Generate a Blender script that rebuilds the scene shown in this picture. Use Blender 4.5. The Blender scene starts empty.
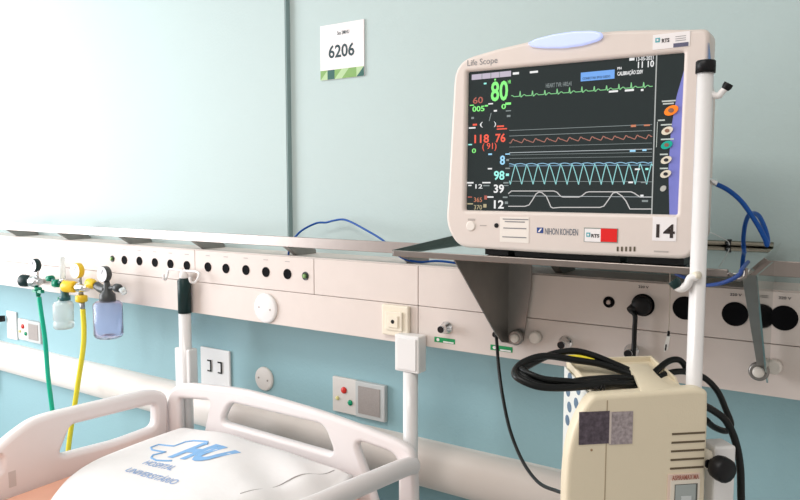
import bpy, bmesh, math, random
from mathutils import Vector, Matrix
random.seed(7)
SC = bpy.context.scene
COL = SC.collection
CZ = 1.6                                     # camera height above the floor

# ------------------------------------------------------------------ camera
F = 692.0
PITCH = math.atan(60 / F)
YAW = math.radians(33.4)
fw = Vector((-math.sin(YAW) * math.cos(PITCH), math.cos(YAW) * math.cos(PITCH), -math.sin(PITCH)))
rt = Vector((math.cos(YAW), math.sin(YAW), 0))
up = rt.cross(fw)
cam_data = bpy.data.cameras.new('camera')
cam_data.sensor_width = 36.0
cam_data.lens = F / 800 * 36.0
cam_data.clip_start = 0.02
cam = bpy.data.objects.new('camera', cam_data)
COL.objects.link(cam)
cam.matrix_world = Matrix(((rt.x, up.x, -fw.x, 0), (rt.y, up.y, -fw.y, 0), (rt.z, up.z, -fw.z, CZ), (0, 0, 0, 1)))
SC.camera = cam

# ------------------------------------------------------------------ world, lights, exposure
w = bpy.data.worlds.new('daylight')
SC.world = w
w.use_nodes = True
w.node_tree.nodes['Background'].inputs[0].default_value = (1.0, 0.95, 0.90, 1)
w.node_tree.nodes['Background'].inputs[1].default_value = 0.47


def area(name, loc, target, size, power, color, shape='RECTANGLE', sy=None):
    l = bpy.data.lights.new(name, 'AREA')
    l.shape = shape
    l.size = size
    l.size_y = sy or size
    l.energy = power
    l.color = color
    o = bpy.data.objects.new(name, l)
    COL.objects.link(o)
    o.location = loc
    o.rotation_euler = (Vector(target) - Vector(loc)).to_track_quat('-Z', 'Y').to_euler()
    return o


area('window_light', (-3.42, 0.0, 1.70), (-1.3, 1.3, 1.5), 1.5, 54, (0.95, 0.96, 1.0), sy=1.5)
area('overhead_fill', (-0.9, -0.2, 2.72), (-0.9, -0.1, 0), 1.2, 17, (1.0, 0.96, 0.92), sy=0.6)  # added overhead fill, unseen and without a fixture
SC.view_settings.view_transform = 'Standard'
SC.view_settings.look = 'None'
SC.view_settings.gamma = 1
SC.view_settings.use_curve_mapping = False
SC.view_settings.exposure = 0.35

# ------------------------------------------------------------------ materials
MATS = {}


def mat(name, col, rough=0.5, metal=0.0, emit=None, es=1.0, trans=0.0, noise=0.0, nscale=20, bump=0.0, bscale=200, coat=0.0, ior=1.45, alpha=1.0, spec=0.5):
    if name in MATS:
        return MATS[name]
    m = bpy.data.materials.new(name)
    m.use_nodes = True
    nt = m.node_tree
    b = nt.nodes['Principled BSDF']
    b.inputs['Base Color'].default_value = (*col, 1)
    b.inputs['Roughness'].default_value = rough
    b.inputs['Metallic'].default_value = metal
    b.inputs['Transmission Weight'].default_value = trans
    b.inputs['Coat Weight'].default_value = coat
    b.inputs['IOR'].default_value = ior
    b.inputs['Alpha'].default_value = alpha
    b.inputs['Specular IOR Level'].default_value = spec
    if emit:
        b.inputs['Emission Color'].default_value = (*emit, 1)
        b.inputs['Emission Strength'].default_value = es
    if noise or bump:
        tc = nt.nodes.new('ShaderNodeTexCoord')
    if noise:
        n = nt.nodes.new('ShaderNodeTexNoise')
        n.inputs['Scale'].default_value = nscale
        n.inputs['Detail'].default_value = 4
        r = nt.nodes.new('ShaderNodeMix')
        r.data_type = 'RGBA'
        r.inputs[6].default_value = (*[c * (1 - noise) for c in col], 1)
        r.inputs[7].default_value = (*[min(1, c * (1 + noise)) for c in col], 1)
        nt.links.new(tc.outputs['Object'], n.inputs['Vector'])
        nt.links.new(n.outputs['Fac'], r.inputs[0])
        nt.links.new(r.outputs[2], b.inputs['Base Color'])
    if bump:
        n2 = nt.nodes.new('ShaderNodeTexNoise')
        n2.inputs['Scale'].default_value = bscale
        bp = nt.nodes.new('ShaderNodeBump')
        bp.inputs['Strength'].default_value = bump
        bp.inputs['Distance'].default_value = 0.002
        nt.links.new(tc.outputs['Object'], n2.inputs['Vector'])
        nt.links.new(n2.outputs['Fac'], bp.inputs['Height'])
        nt.links.new(bp.outputs['Normal'], b.inputs['Normal'])
    MATS[name] = m
    return m


WALL = mat('pale aqua wall paint', (0.495, 0.60, 0.592), 0.7, noise=0.02, nscale=3, bump=0.25, bscale=150)
WALL_LOW = mat('blue green lower wall', (0.28, 0.455, 0.495), 0.65, noise=0.025, nscale=4, bump=0.3, bscale=150)  # lower part of the wall, darker and more saturated than the upper part
CEIL = mat('white ceiling paint', (0.8, 0.8, 0.78), 0.8, noise=0.02)
FLOOR = mat('grey vinyl floor', (0.45, 0.46, 0.45), 0.4, noise=0.08, nscale=12)
GUARD = mat('cream vinyl guard', (0.78, 0.70, 0.645), 0.45, noise=0.02)
PANEL = mat('warm white laminate', (0.70, 0.618, 0.57), 0.5, noise=0.03, nscale=30, bump=0.06)
SEAM = mat('brown seam', (0.32, 0.24, 0.20), 0.7, noise=0.05)
STEEL = mat('satin stainless', (0.36, 0.31, 0.285), 0.38, 1.0, noise=0.06, nscale=60)
MIRROR = mat('polished stainless', (0.72, 0.74, 0.72), 0.06, 1.0, noise=0.02)
BRUSH = mat('dull brushed steel', (0.30, 0.285, 0.27), 0.42, 0.85, noise=0.12, nscale=40)
CHROME = mat('chrome', (0.75, 0.75, 0.75), 0.12, 1.0, noise=0.02)
BLACK = mat('black plastic', (0.007, 0.007, 0.008), 0.42, noise=0.2, spec=.3)
RUBBER = mat('black rubber cable', (0.006, 0.007, 0.007), 0.36, noise=0.2, spec=.3)
SOCK = mat('matt black socket', (0.004, 0.004, 0.005), 0.8, noise=0.2, spec=.12)
SHELFM = mat('dark mirror steel', (0.46, 0.51, 0.49), 0.10, 1.0, noise=0.03)
LIPM = mat('brown grey steel', (0.27, 0.24, 0.22), 0.35, 1.0, noise=0.08, nscale=60)
WHITE = mat('white enamel', (0.82, 0.80, 0.79), 0.3, noise=0.015, coat=0.3)
WPLAS = mat('white plastic', (0.80, 0.79, 0.78), 0.35, noise=0.015)
BEDP = mat('bed plastic', (0.83, 0.77, 0.76), 0.32, noise=0.015)
BEZEL = mat('monitor shell', (0.72, 0.635, 0.585), 0.42, noise=0.02, nscale=50, bump=0.05, bscale=500)
SHEETM = mat('salmon mattress cover', (0.80, 0.42, 0.30), 0.6, noise=0.08)
CLOTH = mat('white pillow cotton', (0.84, 0.81, 0.80), 0.85, noise=0.02, bump=0.5, bscale=35)
BLUEINK = mat('blue ink', (0.24, 0.46, 0.76), 0.7, noise=0.1)
BEIGE = mat('yellowed beige plastic', (0.76, 0.67, 0.50), 0.42, noise=0.03, nscale=8, bump=0.1, bscale=400)
CREAM = mat('cream socket plastic', (0.80, 0.73, 0.60), 0.4, noise=0.02)
GREEN = mat('green fitting', (0.0, 0.22, 0.12), 0.35, noise=0.1)
GHOSE = mat('green hose', (0.0, 0.42, 0.26), 0.3, noise=0.04)
YELLOW = mat('yellow fitting', (0.85, 0.56, 0.02), 0.35, noise=0.05)
YHOSE = mat('yellow hose', (0.86, 0.72, 0.04), 0.3, noise=0.04)
BLUEC = mat('blue cable', (0.004, 0.075, 0.34), 0.35, noise=0.05, spec=.3)
DKGREEN = mat('dark green plastic', (0.006, 0.026, 0.026), 0.4, noise=0.1, spec=.3)
DKGREY = mat('dark grey plastic', (0.05, 0.055, 0.055), 0.4, noise=0.1)
JAR = mat('lavender clear plastic', (0.82, 0.82, 0.97), 0.10, trans=0.90, noise=0.02, ior=1.2)
CLEAR = mat('frosted clear plastic', (0.88, 0.93, 0.93), 0.25, trans=0.6, noise=0.02, ior=1.2)
LGREEN = mat('green label', (0.0, 0.30, 0.09), 0.5, noise=0.03)
INK = mat('black ink', (0.015, 0.015, 0.02), 0.6, noise=0.05)
GREYINK = mat('grey ink', (0.22, 0.22, 0.23), 0.6, noise=0.05)
PAPER = mat('white paper', (0.86, 0.82, 0.82), 0.6, noise=0.02)
RED = mat('red print', (0.75, 0.01, 0.01), 0.4, noise=0.03)
NAVY = mat('navy print', (0.02, 0.06, 0.25), 0.5, noise=0.05)
LCD = mat('lit screen black', (0.008, 0.012, 0.013), 0.18, emit=(0.014, 0.022, 0.022), es=0.5)


def glow(name, col, s=0.8):
    return mat(name, (0.02, 0.02, 0.02), 0.4, emit=col, es=s)


G_GREEN = glow('screen green', (0.25, 0.95, 0.22))
G_RED = glow('screen red', (0.95, 0.10, 0.05))
G_DRED = glow('screen dim red', (0.45, 0.10, 0.07))
G_BLUE = glow('screen blue', (0.35, 0.72, 1.0))
G_CYAN = glow('screen cyan', (0.35, 0.95, 0.85))
G_WHITE = glow('screen white', (0.85, 0.85, 0.85))
G_GREY = glow('screen grey', (0.22, 0.26, 0.26))
G_ORANGE = glow('screen orange', (0.60, 0.20, 0.10))
G_TAN = glow('screen tan', (0.42, 0.17, 0.13))
G_LBLUE = glow('screen message blue', (0.15, 0.38, 0.85))
G_TEAL = glow('screen trace cyan', (0.30, 0.66, 0.66))

# ------------------------------------------------------------------ helpers


def P(u, v, y):
    """world point where the line of sight through (u, v) meets the wall-parallel plane at distance y"""
    d = fw + rt * ((u - 400) / F) + up * ((250 - v) / F)
    p = d * (y / d.y)
    return Vector((p.x, p.y, p.z + CZ))


def link(o):
    COL.objects.link(o)
    return o


def tag(o, label, cat, group=None, kind=None):
    if label:
        o['label'] = label
    if cat:
        o['category'] = cat
    if group:
        o['group'] = group
    if kind:
        o['kind'] = kind
    return o


def thing(name, label, cat, loc=(0, 0, 0), rz=0, group=None):
    o = bpy.data.objects.new(name, None)
    o.empty_display_size = 0.05
    link(o)
    o.location = loc
    o.rotation_euler = (0, 0, rz)
    return tag(o, label, cat, group)


def root_of(o):
    while o.parent:
        o = o.parent
    return o


class MB:
    """collects shapes given in world coordinates and links them as one mesh"""

    def __init__(s):
        s.bm = bmesh.new()

    def box(s, a, b, rot=None, c=None):
        a = Vector(a); b = Vector(b)
        m = (a + b) / 2
        d = b - a
        r = bmesh.ops.create_cube(s.bm, size=1)
        for v in r['verts']:
            v.co = Vector((v.co.x * d.x, v.co.y * d.y, v.co.z * d.z))
            if rot:
                v.co = rot @ v.co
            v.co += m
        return s

    def quad(s, pts, th, n):
        """plate: polygon pts thickened along n"""
        n = Vector(n).normalized() * th
        f = [s.bm.verts.new(Vector(p)) for p in pts]
        g = [s.bm.verts.new(Vector(p) + n) for p in pts]
        s.bm.faces.new(f)
        s.bm.faces.new(g[::-1])
        k = len(pts)
        for i in range(k):
            s.bm.faces.new((f[i], g[i], g[(i + 1) % k], f[(i + 1) % k]))
        return s

    def tube(s, pts, r, seg=10, smooth=6, cap=True, flat=1.0):
        pts = [Vector(p) for p in pts]
        rr = r if isinstance(r, (list, tuple)) else [r] * len(pts)
        if smooth > 1 and len(pts) > 2:
            q, qr = [], []
            for i in range(len(pts) - 1):
                p0 = pts[max(i - 1, 0)]; p1 = pts[i]; p2 = pts[i + 1]; p3 = pts[min(i + 2, len(pts) - 1)]
                for k in range(smooth):
                    t = k / smooth
                    q.append(0.5 * ((2 * p1) + (p2 - p0) * t + (2 * p0 - 5 * p1 + 4 * p2 - p3) * t * t + (3 * p1 - p0 - 3 * p2 + p3) * t ** 3))
                    qr.append(rr[i] * (1 - t) + rr[i + 1] * t)
            q.append(pts[-1]); qr.append(rr[-1])
            pts, rr = q, qr
        rings = []
        prev = None
        for i, p in enumerate(pts):
            t = (pts[min(i + 1, len(pts) - 1)] - pts[max(i - 1, 0)])
            if t.length < 1e-9:
                t = Vector((0, 0, 1))
            t.normalize()
            if prev is None:
                a = Vector((0, 0, 1)) if abs(t.z) < 0.9 else Vector((1, 0, 0))
                prev = (a - t * a.dot(t)).normalized()
            else:
                prev = (prev - t * prev.dot(t)).normalized()
            bn = t.cross(prev)
            rings.append([s.bm.verts.new(p + (prev * math.cos(2 * math.pi * k / seg) + bn * math.sin(2 * math.pi * k / seg) * flat) * rr[i]) for k in range(seg)])
        for A, B in zip(rings, rings[1:]):
            for k in range(seg):
                f = s.bm.faces.new((A[k], A[(k + 1) % seg], B[(k + 1) % seg], B[k]))
                f.smooth = True
        if cap:
            s.bm.faces.new(rings[0][::-1])
            s.bm.faces.new(rings[-1])
        return s

    def lathe(s, o, axis, prof, seg=24):
        """prof: list of (distance along axis, radius)"""
        o = Vector(o)
        t = Vector(axis).normalized()
        a = Vector((0, 0, 1)) if abs(t.z) < 0.9 else Vector((1, 0, 0))
        e = (a - t * a.dot(t)).normalized()
        b = t.cross(e)
        rings = []
        for h, r in prof:
            r = max(r, 1e-5)
            rings.append([s.bm.verts.new(o + t * h + (e * math.cos(2 * math.pi * k / seg) + b * math.sin(2 * math.pi * k / seg)) * r) for k in range(seg)])
        for (A, B), ((h0, r0), (h1, r1)) in zip(zip(rings, rings[1:]), zip(prof, prof[1:])):
            for k in range(seg):
                f = s.bm.faces.new((A[k], A[(k + 1) % seg], B[(k + 1) % seg], B[k]))
                f.smooth = True
        s.bm.faces.new(rings[0][::-1])
        s.bm.faces.new(rings[-1])
        return s

    def ribbon(s, pts, w, th=0.0006):
        """thin raised line in a wall-parallel plane"""
        pts = [Vector(p) for p in pts]
        for a, b in zip(pts, pts[1:]):
            d = (b - a)
            if d.length < 1e-6:
                continue
            n = Vector((-d.z, 0, d.x)).normalized() * w
            e = d.normalized() * w * 0.5
            s.quad([a - e - n, b + e - n, b + e + n, a - e + n], th, (0, -1, 0))
        return s

    def build(s, name, m, parent=None, bevel=0, label=None, seg=2, sub=0):
        me = bpy.data.meshes.new(name)
        bmesh.ops.recalc_face_normals(s.bm, faces=s.bm.faces)
        if parent is not None:
            r = root_of(parent)
            M = Matrix.Translation(r.location) @ r.rotation_euler.to_matrix().to_4x4()
            s.bm.transform(M.inverted())
        s.bm.to_mesh(me)
        s.bm.free()
        me.materials.append(m)
        o = link(bpy.data.objects.new(name, me))
        if parent is not None:
            o.parent = parent
        if bevel:
            md = o.modifiers.new('bevel', 'BEVEL')
            md.width = bevel
            md.segments = seg
            md.limit_method = 'ANGLE'
            md.angle_limit = math.radians(40)
            md.harden_normals = False
        if sub:
            md = o.modifiers.new('sub', 'SUBSURF')
            md.levels = sub
            md.render_levels = sub
        if label:
            o['label'] = label
        return o


def curve_mesh(cu):
    o = bpy.data.objects.new('tmp', cu)
    link(o)
    dg = bpy.context.evaluated_depsgraph_get()
    dg.update()
    me = bpy.data.meshes.new_from_object(o.evaluated_get(dg))
    bpy.data.objects.remove(o)
    bpy.data.curves.remove(cu)
    return me


def rounded(pts, rad, n=5):
    """round the corners of a polygon given as 2-D points"""
    out = []
    k = len(pts)
    for i in range(k):
        p = Vector(pts[i]); a = Vector(pts[i - 1]); b = Vector(pts[(i + 1) % k])
        r = rad[i] if isinstance(rad, (list, tuple)) else rad
        da = (a - p); db = (b - p)
        l = min(r, da.length * 0.48, db.length * 0.48)
        s = p + da.normalized() * l
        e = p + db.normalized() * l
        for j in range(n + 1):
            t = j / n
            out.append((s * (1 - t) ** 2 + p * 2 * t * (1 - t) + e * t * t)[:])
    return out


def plate(name, loops, y0, y1, m, parent, bevel=0.002, basis=None, label=None, bres=2):
    """flat shape with holes: loops of (a, z) points, extruded between two depths; basis(a, d, z) -> world"""
    cu = bpy.data.curves.new('tmp', 'CURVE')
    cu.dimensions = '2D'
    cu.fill_mode = 'BOTH'
    for lp in loops:
        sp = cu.splines.new('POLY')
        sp.points.add(len(lp) - 1)
        for p, q in zip(sp.points, lp):
            p.co = (q[0], q[1], 0, 1)
        sp.use_cyclic_u = True
    half = (y1 - y0) / 2
    cu.extrude = half - bevel
    cu.bevel_depth = bevel
    cu.bevel_resolution = bres
    cu.offset = -bevel
    me = curve_mesh(cu)
    mid = (y0 + y1) / 2
    if basis is None:
        basis = lambda a, d, z: Vector((a, d, z))
    bm = bmesh.new()
    bm.from_mesh(me)
    bpy.data.meshes.remove(me)
    for v in bm.verts:
        v.co = basis(v.co.x, mid - v.co.z, v.co.y)
    bmesh.ops.remove_doubles(bm, verts=bm.verts, dist=1e-6)
    for f in bm.faces:
        f.smooth = len(f.verts) == 4
    mb = MB()
    mb.bm.free()
    mb.bm = bm
    o = mb.build(name, m, parent, label=label)
    return o


def text(name, string, box, m, parent, basis, th=0.0004, shear=0, font_w=None, bold=0.0, keep=False):
    """lettering fitted into box=(a0, a1, z0, z1); basis(a, d, z) -> world, d towards the viewer"""
    cu = bpy.data.curves.new('tmp', 'FONT')
    cu.body = string
    cu.size = 1
    cu.extrude = 0.001
    cu.offset = bold
    cu.shear = shear
    cu.resolution_u = 3
    me = curve_mesh(cu)
    xs = [v.co.x for v in me.vertices]; ys = [v.co.y for v in me.vertices]
    x0, x1, yy0, yy1 = min(xs), max(xs), min(ys), max(ys)
    a0, a1, z0, z1 = box
    sx = (a1 - a0) / (x1 - x0); sz = (z1 - z0) / (yy1 - yy0)
    bm = bmesh.new()
    bm.from_mesh(me)
    bpy.data.meshes.remove(me)
    for v in bm.verts:
        v.co = basis(a0 + (v.co.x - x0) * sx, th * (1 if v.co.z > 0 else 0), z0 + (v.co.y - yy0) * sz)
    mb = MB(); mb.bm.free(); mb.bm = bm
    return mb.build(name, m, parent)


def wallbasis(y):
    return lambda a, d, z: Vector((a, y - d, z))


def pbox(u0, v0, u1, v1, y):
    """extent on the plane y of a picture rectangle"""
    um = (u0 + u1) / 2; vm = (v0 + v1) / 2
    return (P(u0, vm, y).x, P(u1, vm, y).x, P(um, v1, y).z, P(um, v0, y).z)


def xz(u, v, y):
    p = P(u, v, y)
    return (p.x, p.z)


def circ(cx, cz, rx, rz=None, n=32):
    rz = rz or rx
    return [(cx + rx * math.cos(2 * math.pi * k / n), cz + rz * math.sin(2 * math.pi * k / n)) for k in range(n)]


def struct(name, mb, m, parent=None, **k):
    o = mb.build(name, m, parent, **k)
    if parent is None:
        o['kind'] = 'structure'
    return o


# ================================================================== SETTING
YW = 1.39                                   # main wall
XL, XR, YB = -3.45, 0.75, -2.2
PT = CZ - 0.165                             # top of the service panel
struct('floor', MB().box((XL - .1, YB, -0.1), (XR, YW + .1, 0)), FLOOR)
struct('ceiling', MB().box((XL - .1, YB, 2.8), (XR, YW + .1, 2.9)), CEIL)
struct('wall_back', MB().box((XL, YW, CZ - .23), (XR, YW + .1, 2.8)), WALL)
lw = struct('wall_back', MB().box((XL, YW, 0), (XR, YW + .1, CZ - .23)), WALL_LOW)
# projecting wall section left of the joint, its shaded side painted as a dark strip
XJ = P(286, 120, YW - .016).x
struct('wall_back', MB().box((XL, YW - .016, CZ - .20), (XJ, YW, 2.8)), WALL)
struct('trim_1', MB().box((XJ, YW - .015, CZ - .20), (XJ + .004, YW, 2.8)), mat('shaded wall edge', (0.25, 0.34, 0.34), 0.7, noise=0.05))
# left wall with a window opening
g = MB()
g.box((XL - .1, YB, 0), (XL, YW, 0.9)).box((XL - .1, YB, 2.65), (XL, YW, 2.8))
g.box((XL - .1, YB, 0.9), (XL, -.8, 2.65)).box((XL - .1, .8, 0.9), (XL, YW, 2.65))
struct('wall_left', g, WALL)
wn = thing('window_1', None, None, (XL - .05, 0, .9))
wn['kind'] = 'structure'
g = MB()
for a, b in (((-.8, .9), (-.75, 2.65)), ((.75, .9), (.8, 2.65)), ((-.8, .9), (.8, .95)), ((-.8, 2.6), (.8, 2.65)), ((-.02, .9), (.02, 2.65))):
    g.box((XL - .08, a[0], a[1]), (XL - .04, b[0], b[1]))
g.build('window_frame', WHITE, wn)
# wall guard: rounded bumper rail along the wall
GT, GB = CZ - .597, CZ - .706
prof = []
for k in range(13):
    a = math.pi / 2 - math.pi * k / 12
    prof.append((YW - .012 - .050 * math.cos(a) ** 0.8 if math.cos(a) > 0 else YW - .012, (GT + GB) / 2 + (GT - GB) / 2 * math.sin(a)))
prof = [(YW, GT)] + prof + [(YW, GB)]
g = MB()
A = [g.bm.verts.new((XL, y, z)) for y, z in prof]
B = [g.bm.verts.new((XR, y, z)) for y, z in prof]
for i in range(len(prof)):
    j = (i + 1) % len(prof)
    f = g.bm.faces.new((A[i], A[j], B[j], B[i])); f.smooth = 1 <= i < len(prof) - 2
g.bm.faces.new(A); g.bm.faces.new(B[::-1])
tag(g.build('wall_guard', GUARD), 'long cream rounded bumper rail on the wall behind the bed headboard', 'wall guard')

# ================================================================== SERVICE PANEL
YP = 1.27
pan = thing('service_panel', 'long cream horizontal bedhead service panel with sockets and gas outlets', 'service panel', (-1.3, YW, CZ - .267))
MB().box((XL, YP + .008, CZ - .265), (XR, YW, CZ - .167)).build('panel_body', SEAM, pan)


def cover(x0, x1, z0, z1):
    MB().box((x0 + .0008, YP, z0), (x1 - .0008, YP + .012, z1)).build('front_cover', PANEL, pan, bevel=.0012)


SZ = CZ - .2520
for x0, x1 in ((XL, -1.513), (-1.513, -1.086), (-1.086, -.790), (-.790, -.03), (-.03, XR)):
    cover(x0, x1, SZ + .0006, PT)
for x0, x1 in ((XL, -.790), (-.790, XR)):
    cover(x0, x1, CZ - .3395, SZ - .0006)
MB().box((XL, YP + .008, PT - .002), (XR, YW, PT + .002)).build('top_cover', PANEL, pan)
MB().box((XL, YP + .008, CZ - .3395), (XR, YW, CZ - .260)).build('panel_body', PANEL, pan)


def socket(u, v, r, kind='dark'):
    p = P(u, v, YP)
    g = MB().lathe((p.x, YP + .002, p.z), (0, -1, 0), [(0, r), (.0034, r), (.004, r * .95), (.0034, r * .86), (.0030, r * .5), (.0028, .001)])
    o = g.build('socket', SOCK, pan)
    if kind == 'pin':
        MB().lathe((p.x, YP - .001, p.z), (0, -1, 0), [(0, r * .45), (.003, r * .45), (.004, r * .3)]).build('socket_pin', STEEL, o)
    if kind == 'green':
        o.data.materials[0] = DKGREY
        MB().lathe((p.x, YP - .001, p.z), (0, -1, 0), [(0, r * .62), (.005, r * .5), (.006, r * .3)]).build('socket_pin', mat('dull green metal', (0.16, 0.28, 0.10), .4, .5, noise=.1), o)
    return o


for u, v in ((124.5, 260), (139.5, 261), (155, 262.5), (170.5, 264), (187, 265.5), (208, 267), (226, 268.5), (246, 270), (266, 272), (287.5, 274)):
    socket(u, v, .0128)
    p = P(u, v, YP)
    MB().box((p.x - .008, YP - .0005, p.z + .030), (p.x + .008, YP + .001, p.z + .032)).build('socket_marking', mat('faint grey print', (0.42, 0.38, 0.37), .6, noise=.05), pan)
socket(112.5, 258.7, .010, 'green')
socket(305.5, 276, .0105, 'green')
socket(609, 302, .0105, 'pin')
for u, v in ((685, 308), (735, 314), (784, 318)):
    socket(u, v, .0205)
for u, v in ((643, 305), (685, 308), (735, 314), (784, 318)):
    p = P(u, v, YP)
    text('socket_marking', '220 V', (p.x - .009, p.x + .009, p.z + .0305, p.z + .035), INK, pan, wallbasis(YP - .0002), bold=.01)
socket(643, 305, .0205)


def gas(u, v):
    p = P(u, v, YP)
    o = MB().lathe((p.x, YP + .001, p.z), (0, -1, 0), [(0, .0135), (.004, .0135), (.005, .011), (.014, .0105), (.015, .009), (.026, .0085), (.028, .0075)]).build('gas_outlet', CHROME, pan)
    MB().lathe((p.x, YP - .0265, p.z), (0, -1, 0), [(0, .0070), (.0022, .0070)]).build('outlet_bore', BLACK, o)


for u, v in ((447, 327.5), (566, 342.5), (632, 351)):
    gas(u, v)
for u0, u1, v in ((434.5, 455, 340.5), (490.5, 512.5, 348.5)):
    a = P(u0, v, YP).x; b = P(u1, v, YP).x; z = P((u0 + u1) / 2, v, YP).z
    l = MB().box((a, YP - .0006, z - .0055), (b, YP + .001, z + .0055)).build('gas_label', LGREEN, pan, label='green gas outlet label')
    MB().lathe((a + .009, YP - .0005, z), (0, -1, 0), [(0, .0035), (.0006, .0035)]).build('label_mark', PAPER, l)
    MB().box((a + .022, YP - .0011, z - .0045), (b - .003, YP, z - .0015)).build('label_mark', PAPER, l)

# ================================================================== EQUIPMENT RAIL
YR = 1.255
rail = thing('equipment_rail', 'long flat stainless equipment rail above the cream service panel', 'equipment rail', (-1.3, YR, CZ - .137))
MB().box((XL, YR, CZ - .1385), (XR, YR + .007, CZ - .1135)).build('rail_bar', STEEL, rail, bevel=.001)
for i in range(11):
    x = -2.52 + .335 * i
    x = [-2.4895, -2.1712, -1.8461, -1.5188, -1.1794, -.8387, -.4904, -.15, .18, .5, .7][i]
    g = MB()
    g.quad([(x, YR + .007, CZ - .118), (x, YR + .007, CZ - .1395), (x, YR + .045, PT + .002), (x, YR + .115, PT + .002), (x, YR + .115, PT + .010), (x, YR + .09, CZ - .137)], .016, (1, 0, 0))
    g.build('bracket', BRUSH, rail)

# ================================================================== ROOM NUMBER SIGN
p0 = P(343, 50, YW)
sg = thing('room_sign', 'small white room number sign reading 6206 on the aqua wall', 'sign', (p0.x, YW, p0.z))
a0, a1, z0, z1 = -1.156, -1.019, CZ + .2775, CZ + .4125
MB().box((a0, YW - .004, z0), (a1, YW, z1)).build('sign_plate', PAPER, sg)
text('number', '6206', (a0 + .027, a1 - .029, z0 + .052, z0 + .084), mat('dark slate ink', (0.02, 0.05, 0.06), .6, noise=.05), sg, wallbasis(YW - .004), bold=.02)
text('small_print', 'Sus 2MHU', (a0 + .055, a1 - .045, z1 - .028, z1 - .019), mat('dark slate ink', (0, 0, 0)), sg, wallbasis(YW - .004), bold=.01)
gm = [mat('sign green pale', (0.45, 0.62, 0.34), .6, noise=.05), mat('sign green dark', (0.03, 0.12, 0.10), .6, noise=.05), mat('sign green mid', (0.22, 0.40, 0.12), .6, noise=.05)]
wq = (a1 - a0) / 6
Yb = YW - .004
for k, (m0, m1) in enumerate(((0, 2), (1, 1), (0, 2), (2, 0), (2, 2), (1, 0))):
    x0 = a0 + k * wq; x1 = x0 + wq; zt = z0 + .0235
    s1 = MB().quad([(x0, Yb, z0), (x1, Yb, z0), (x1, Yb, zt)], .0004, (0, -1, 0)).build('border_triangle', gm[m0], sg)
    MB().quad([(x0, Yb, z0), (x1, Yb, zt), (x0, Yb, zt)], .0004, (0, -1, 0)).build('border_triangle', gm[m1], sg)

# ================================================================== WALL PLATES


def wplate(name, label, cat, u0, v0, u1, v1, y, th, m, rad=.003):
    um, vm = (u0 + u1) / 2, (v0 + v1) / 2
    c = P(um, vm, y)
    a0, a1, z0, z1 = pbox(u0, v0, u1, v1, y)
    t = thing(name, label, cat, (c.x, y + th, c.z))
    MB().box((a0, y, z0), (a1, y + th, z1)).build('plate', m, t, bevel=rad)
    return t, a0, a1, z0, z1


t, a0, a1, z0, z1 = wplate('switch_plate', 'white double switch plate on the blue wall below the panel', 'switch', 200.5, 349, 229.5, 387, YW - .008, .008, WPLAS)
for k in (0, 1):
    x = a0 + (a1 - a0) * (.30 + .36 * k); z = (z0 + z1) / 2 + .005
    s = .012; h = .0175
    b = MB().box((x - s * .9, YW - .0115, z - h), (x + s, YW - .006, z + h)).build('rocker', WPLAS, t, bevel=.001)
    MB().box((x + s - .003, YW - .0122, z - h), (x + s + .001, YW - .010, z + h)).box((x - .003, YW - .0122, z + h - .004), (x + s, YW - .010, z + h)).box((x - .003, YW - .0122, z - h), (x + s, YW - .010, z - h + .004)).build('rocker_gap', BLACK, b)


def disc_cover(u, v, y, r, label, m):
    c = P(u, v, y)
    t = thing('blank_cover', label, 'cover plate', (c.x, y, c.z))
    MB().lathe((c.x, y, c.z), (0, -1, 0), [(0, r), (.003, r), (.006, r * .96), (.0075, r * .85), (.0078, .001)], 40).build('disc', m, t)
    for s in (-1, 1):
        MB().lathe((c.x + s * r * .5, y - .0074, c.z - s * .002), (0, -1, 0), [(0, .0028), (.0012, .0026)], 12).build('screw', STEEL, t)


disc_cover(266.5, 308, YP, .0385, 'larger round white blank cover on the panel\'s lower edge', WHITE)
disc_cover(265, 378.5, YW, .034, 'smaller round cream blank cover on blue wall above headboard', mat('cream cover', (.74, .69, .65), .45, noise=.02))

t, a0, a1, z0, z1 = wplate('socket_box', 'square cream raised socket box on the panel left of the green labels', 'socket', 381.5, 305.5, 408, 336, YP - .012, .012, CREAM)
m_ = .013
q = MB().box((a0 + m_, YP - .017, z0 + m_), (a1 - m_, YP - .010, z1 - m_)).build('inner_frame', CREAM, t, bevel=.002)
MB().box((a0 + .022, YP - .020, z0 + .020), (a1 - .022, YP - .015, z1 - .022)).build('jack_face', CREAM, q, bevel=.001)
MB().lathe(((a0 + a1) / 2, YP - .0195, (z0 + z1) / 2 - .001), (0, -1, 0), [(0, .0045), (.001, .0045)]).build('jack_hole', BLACK, q)


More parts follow.
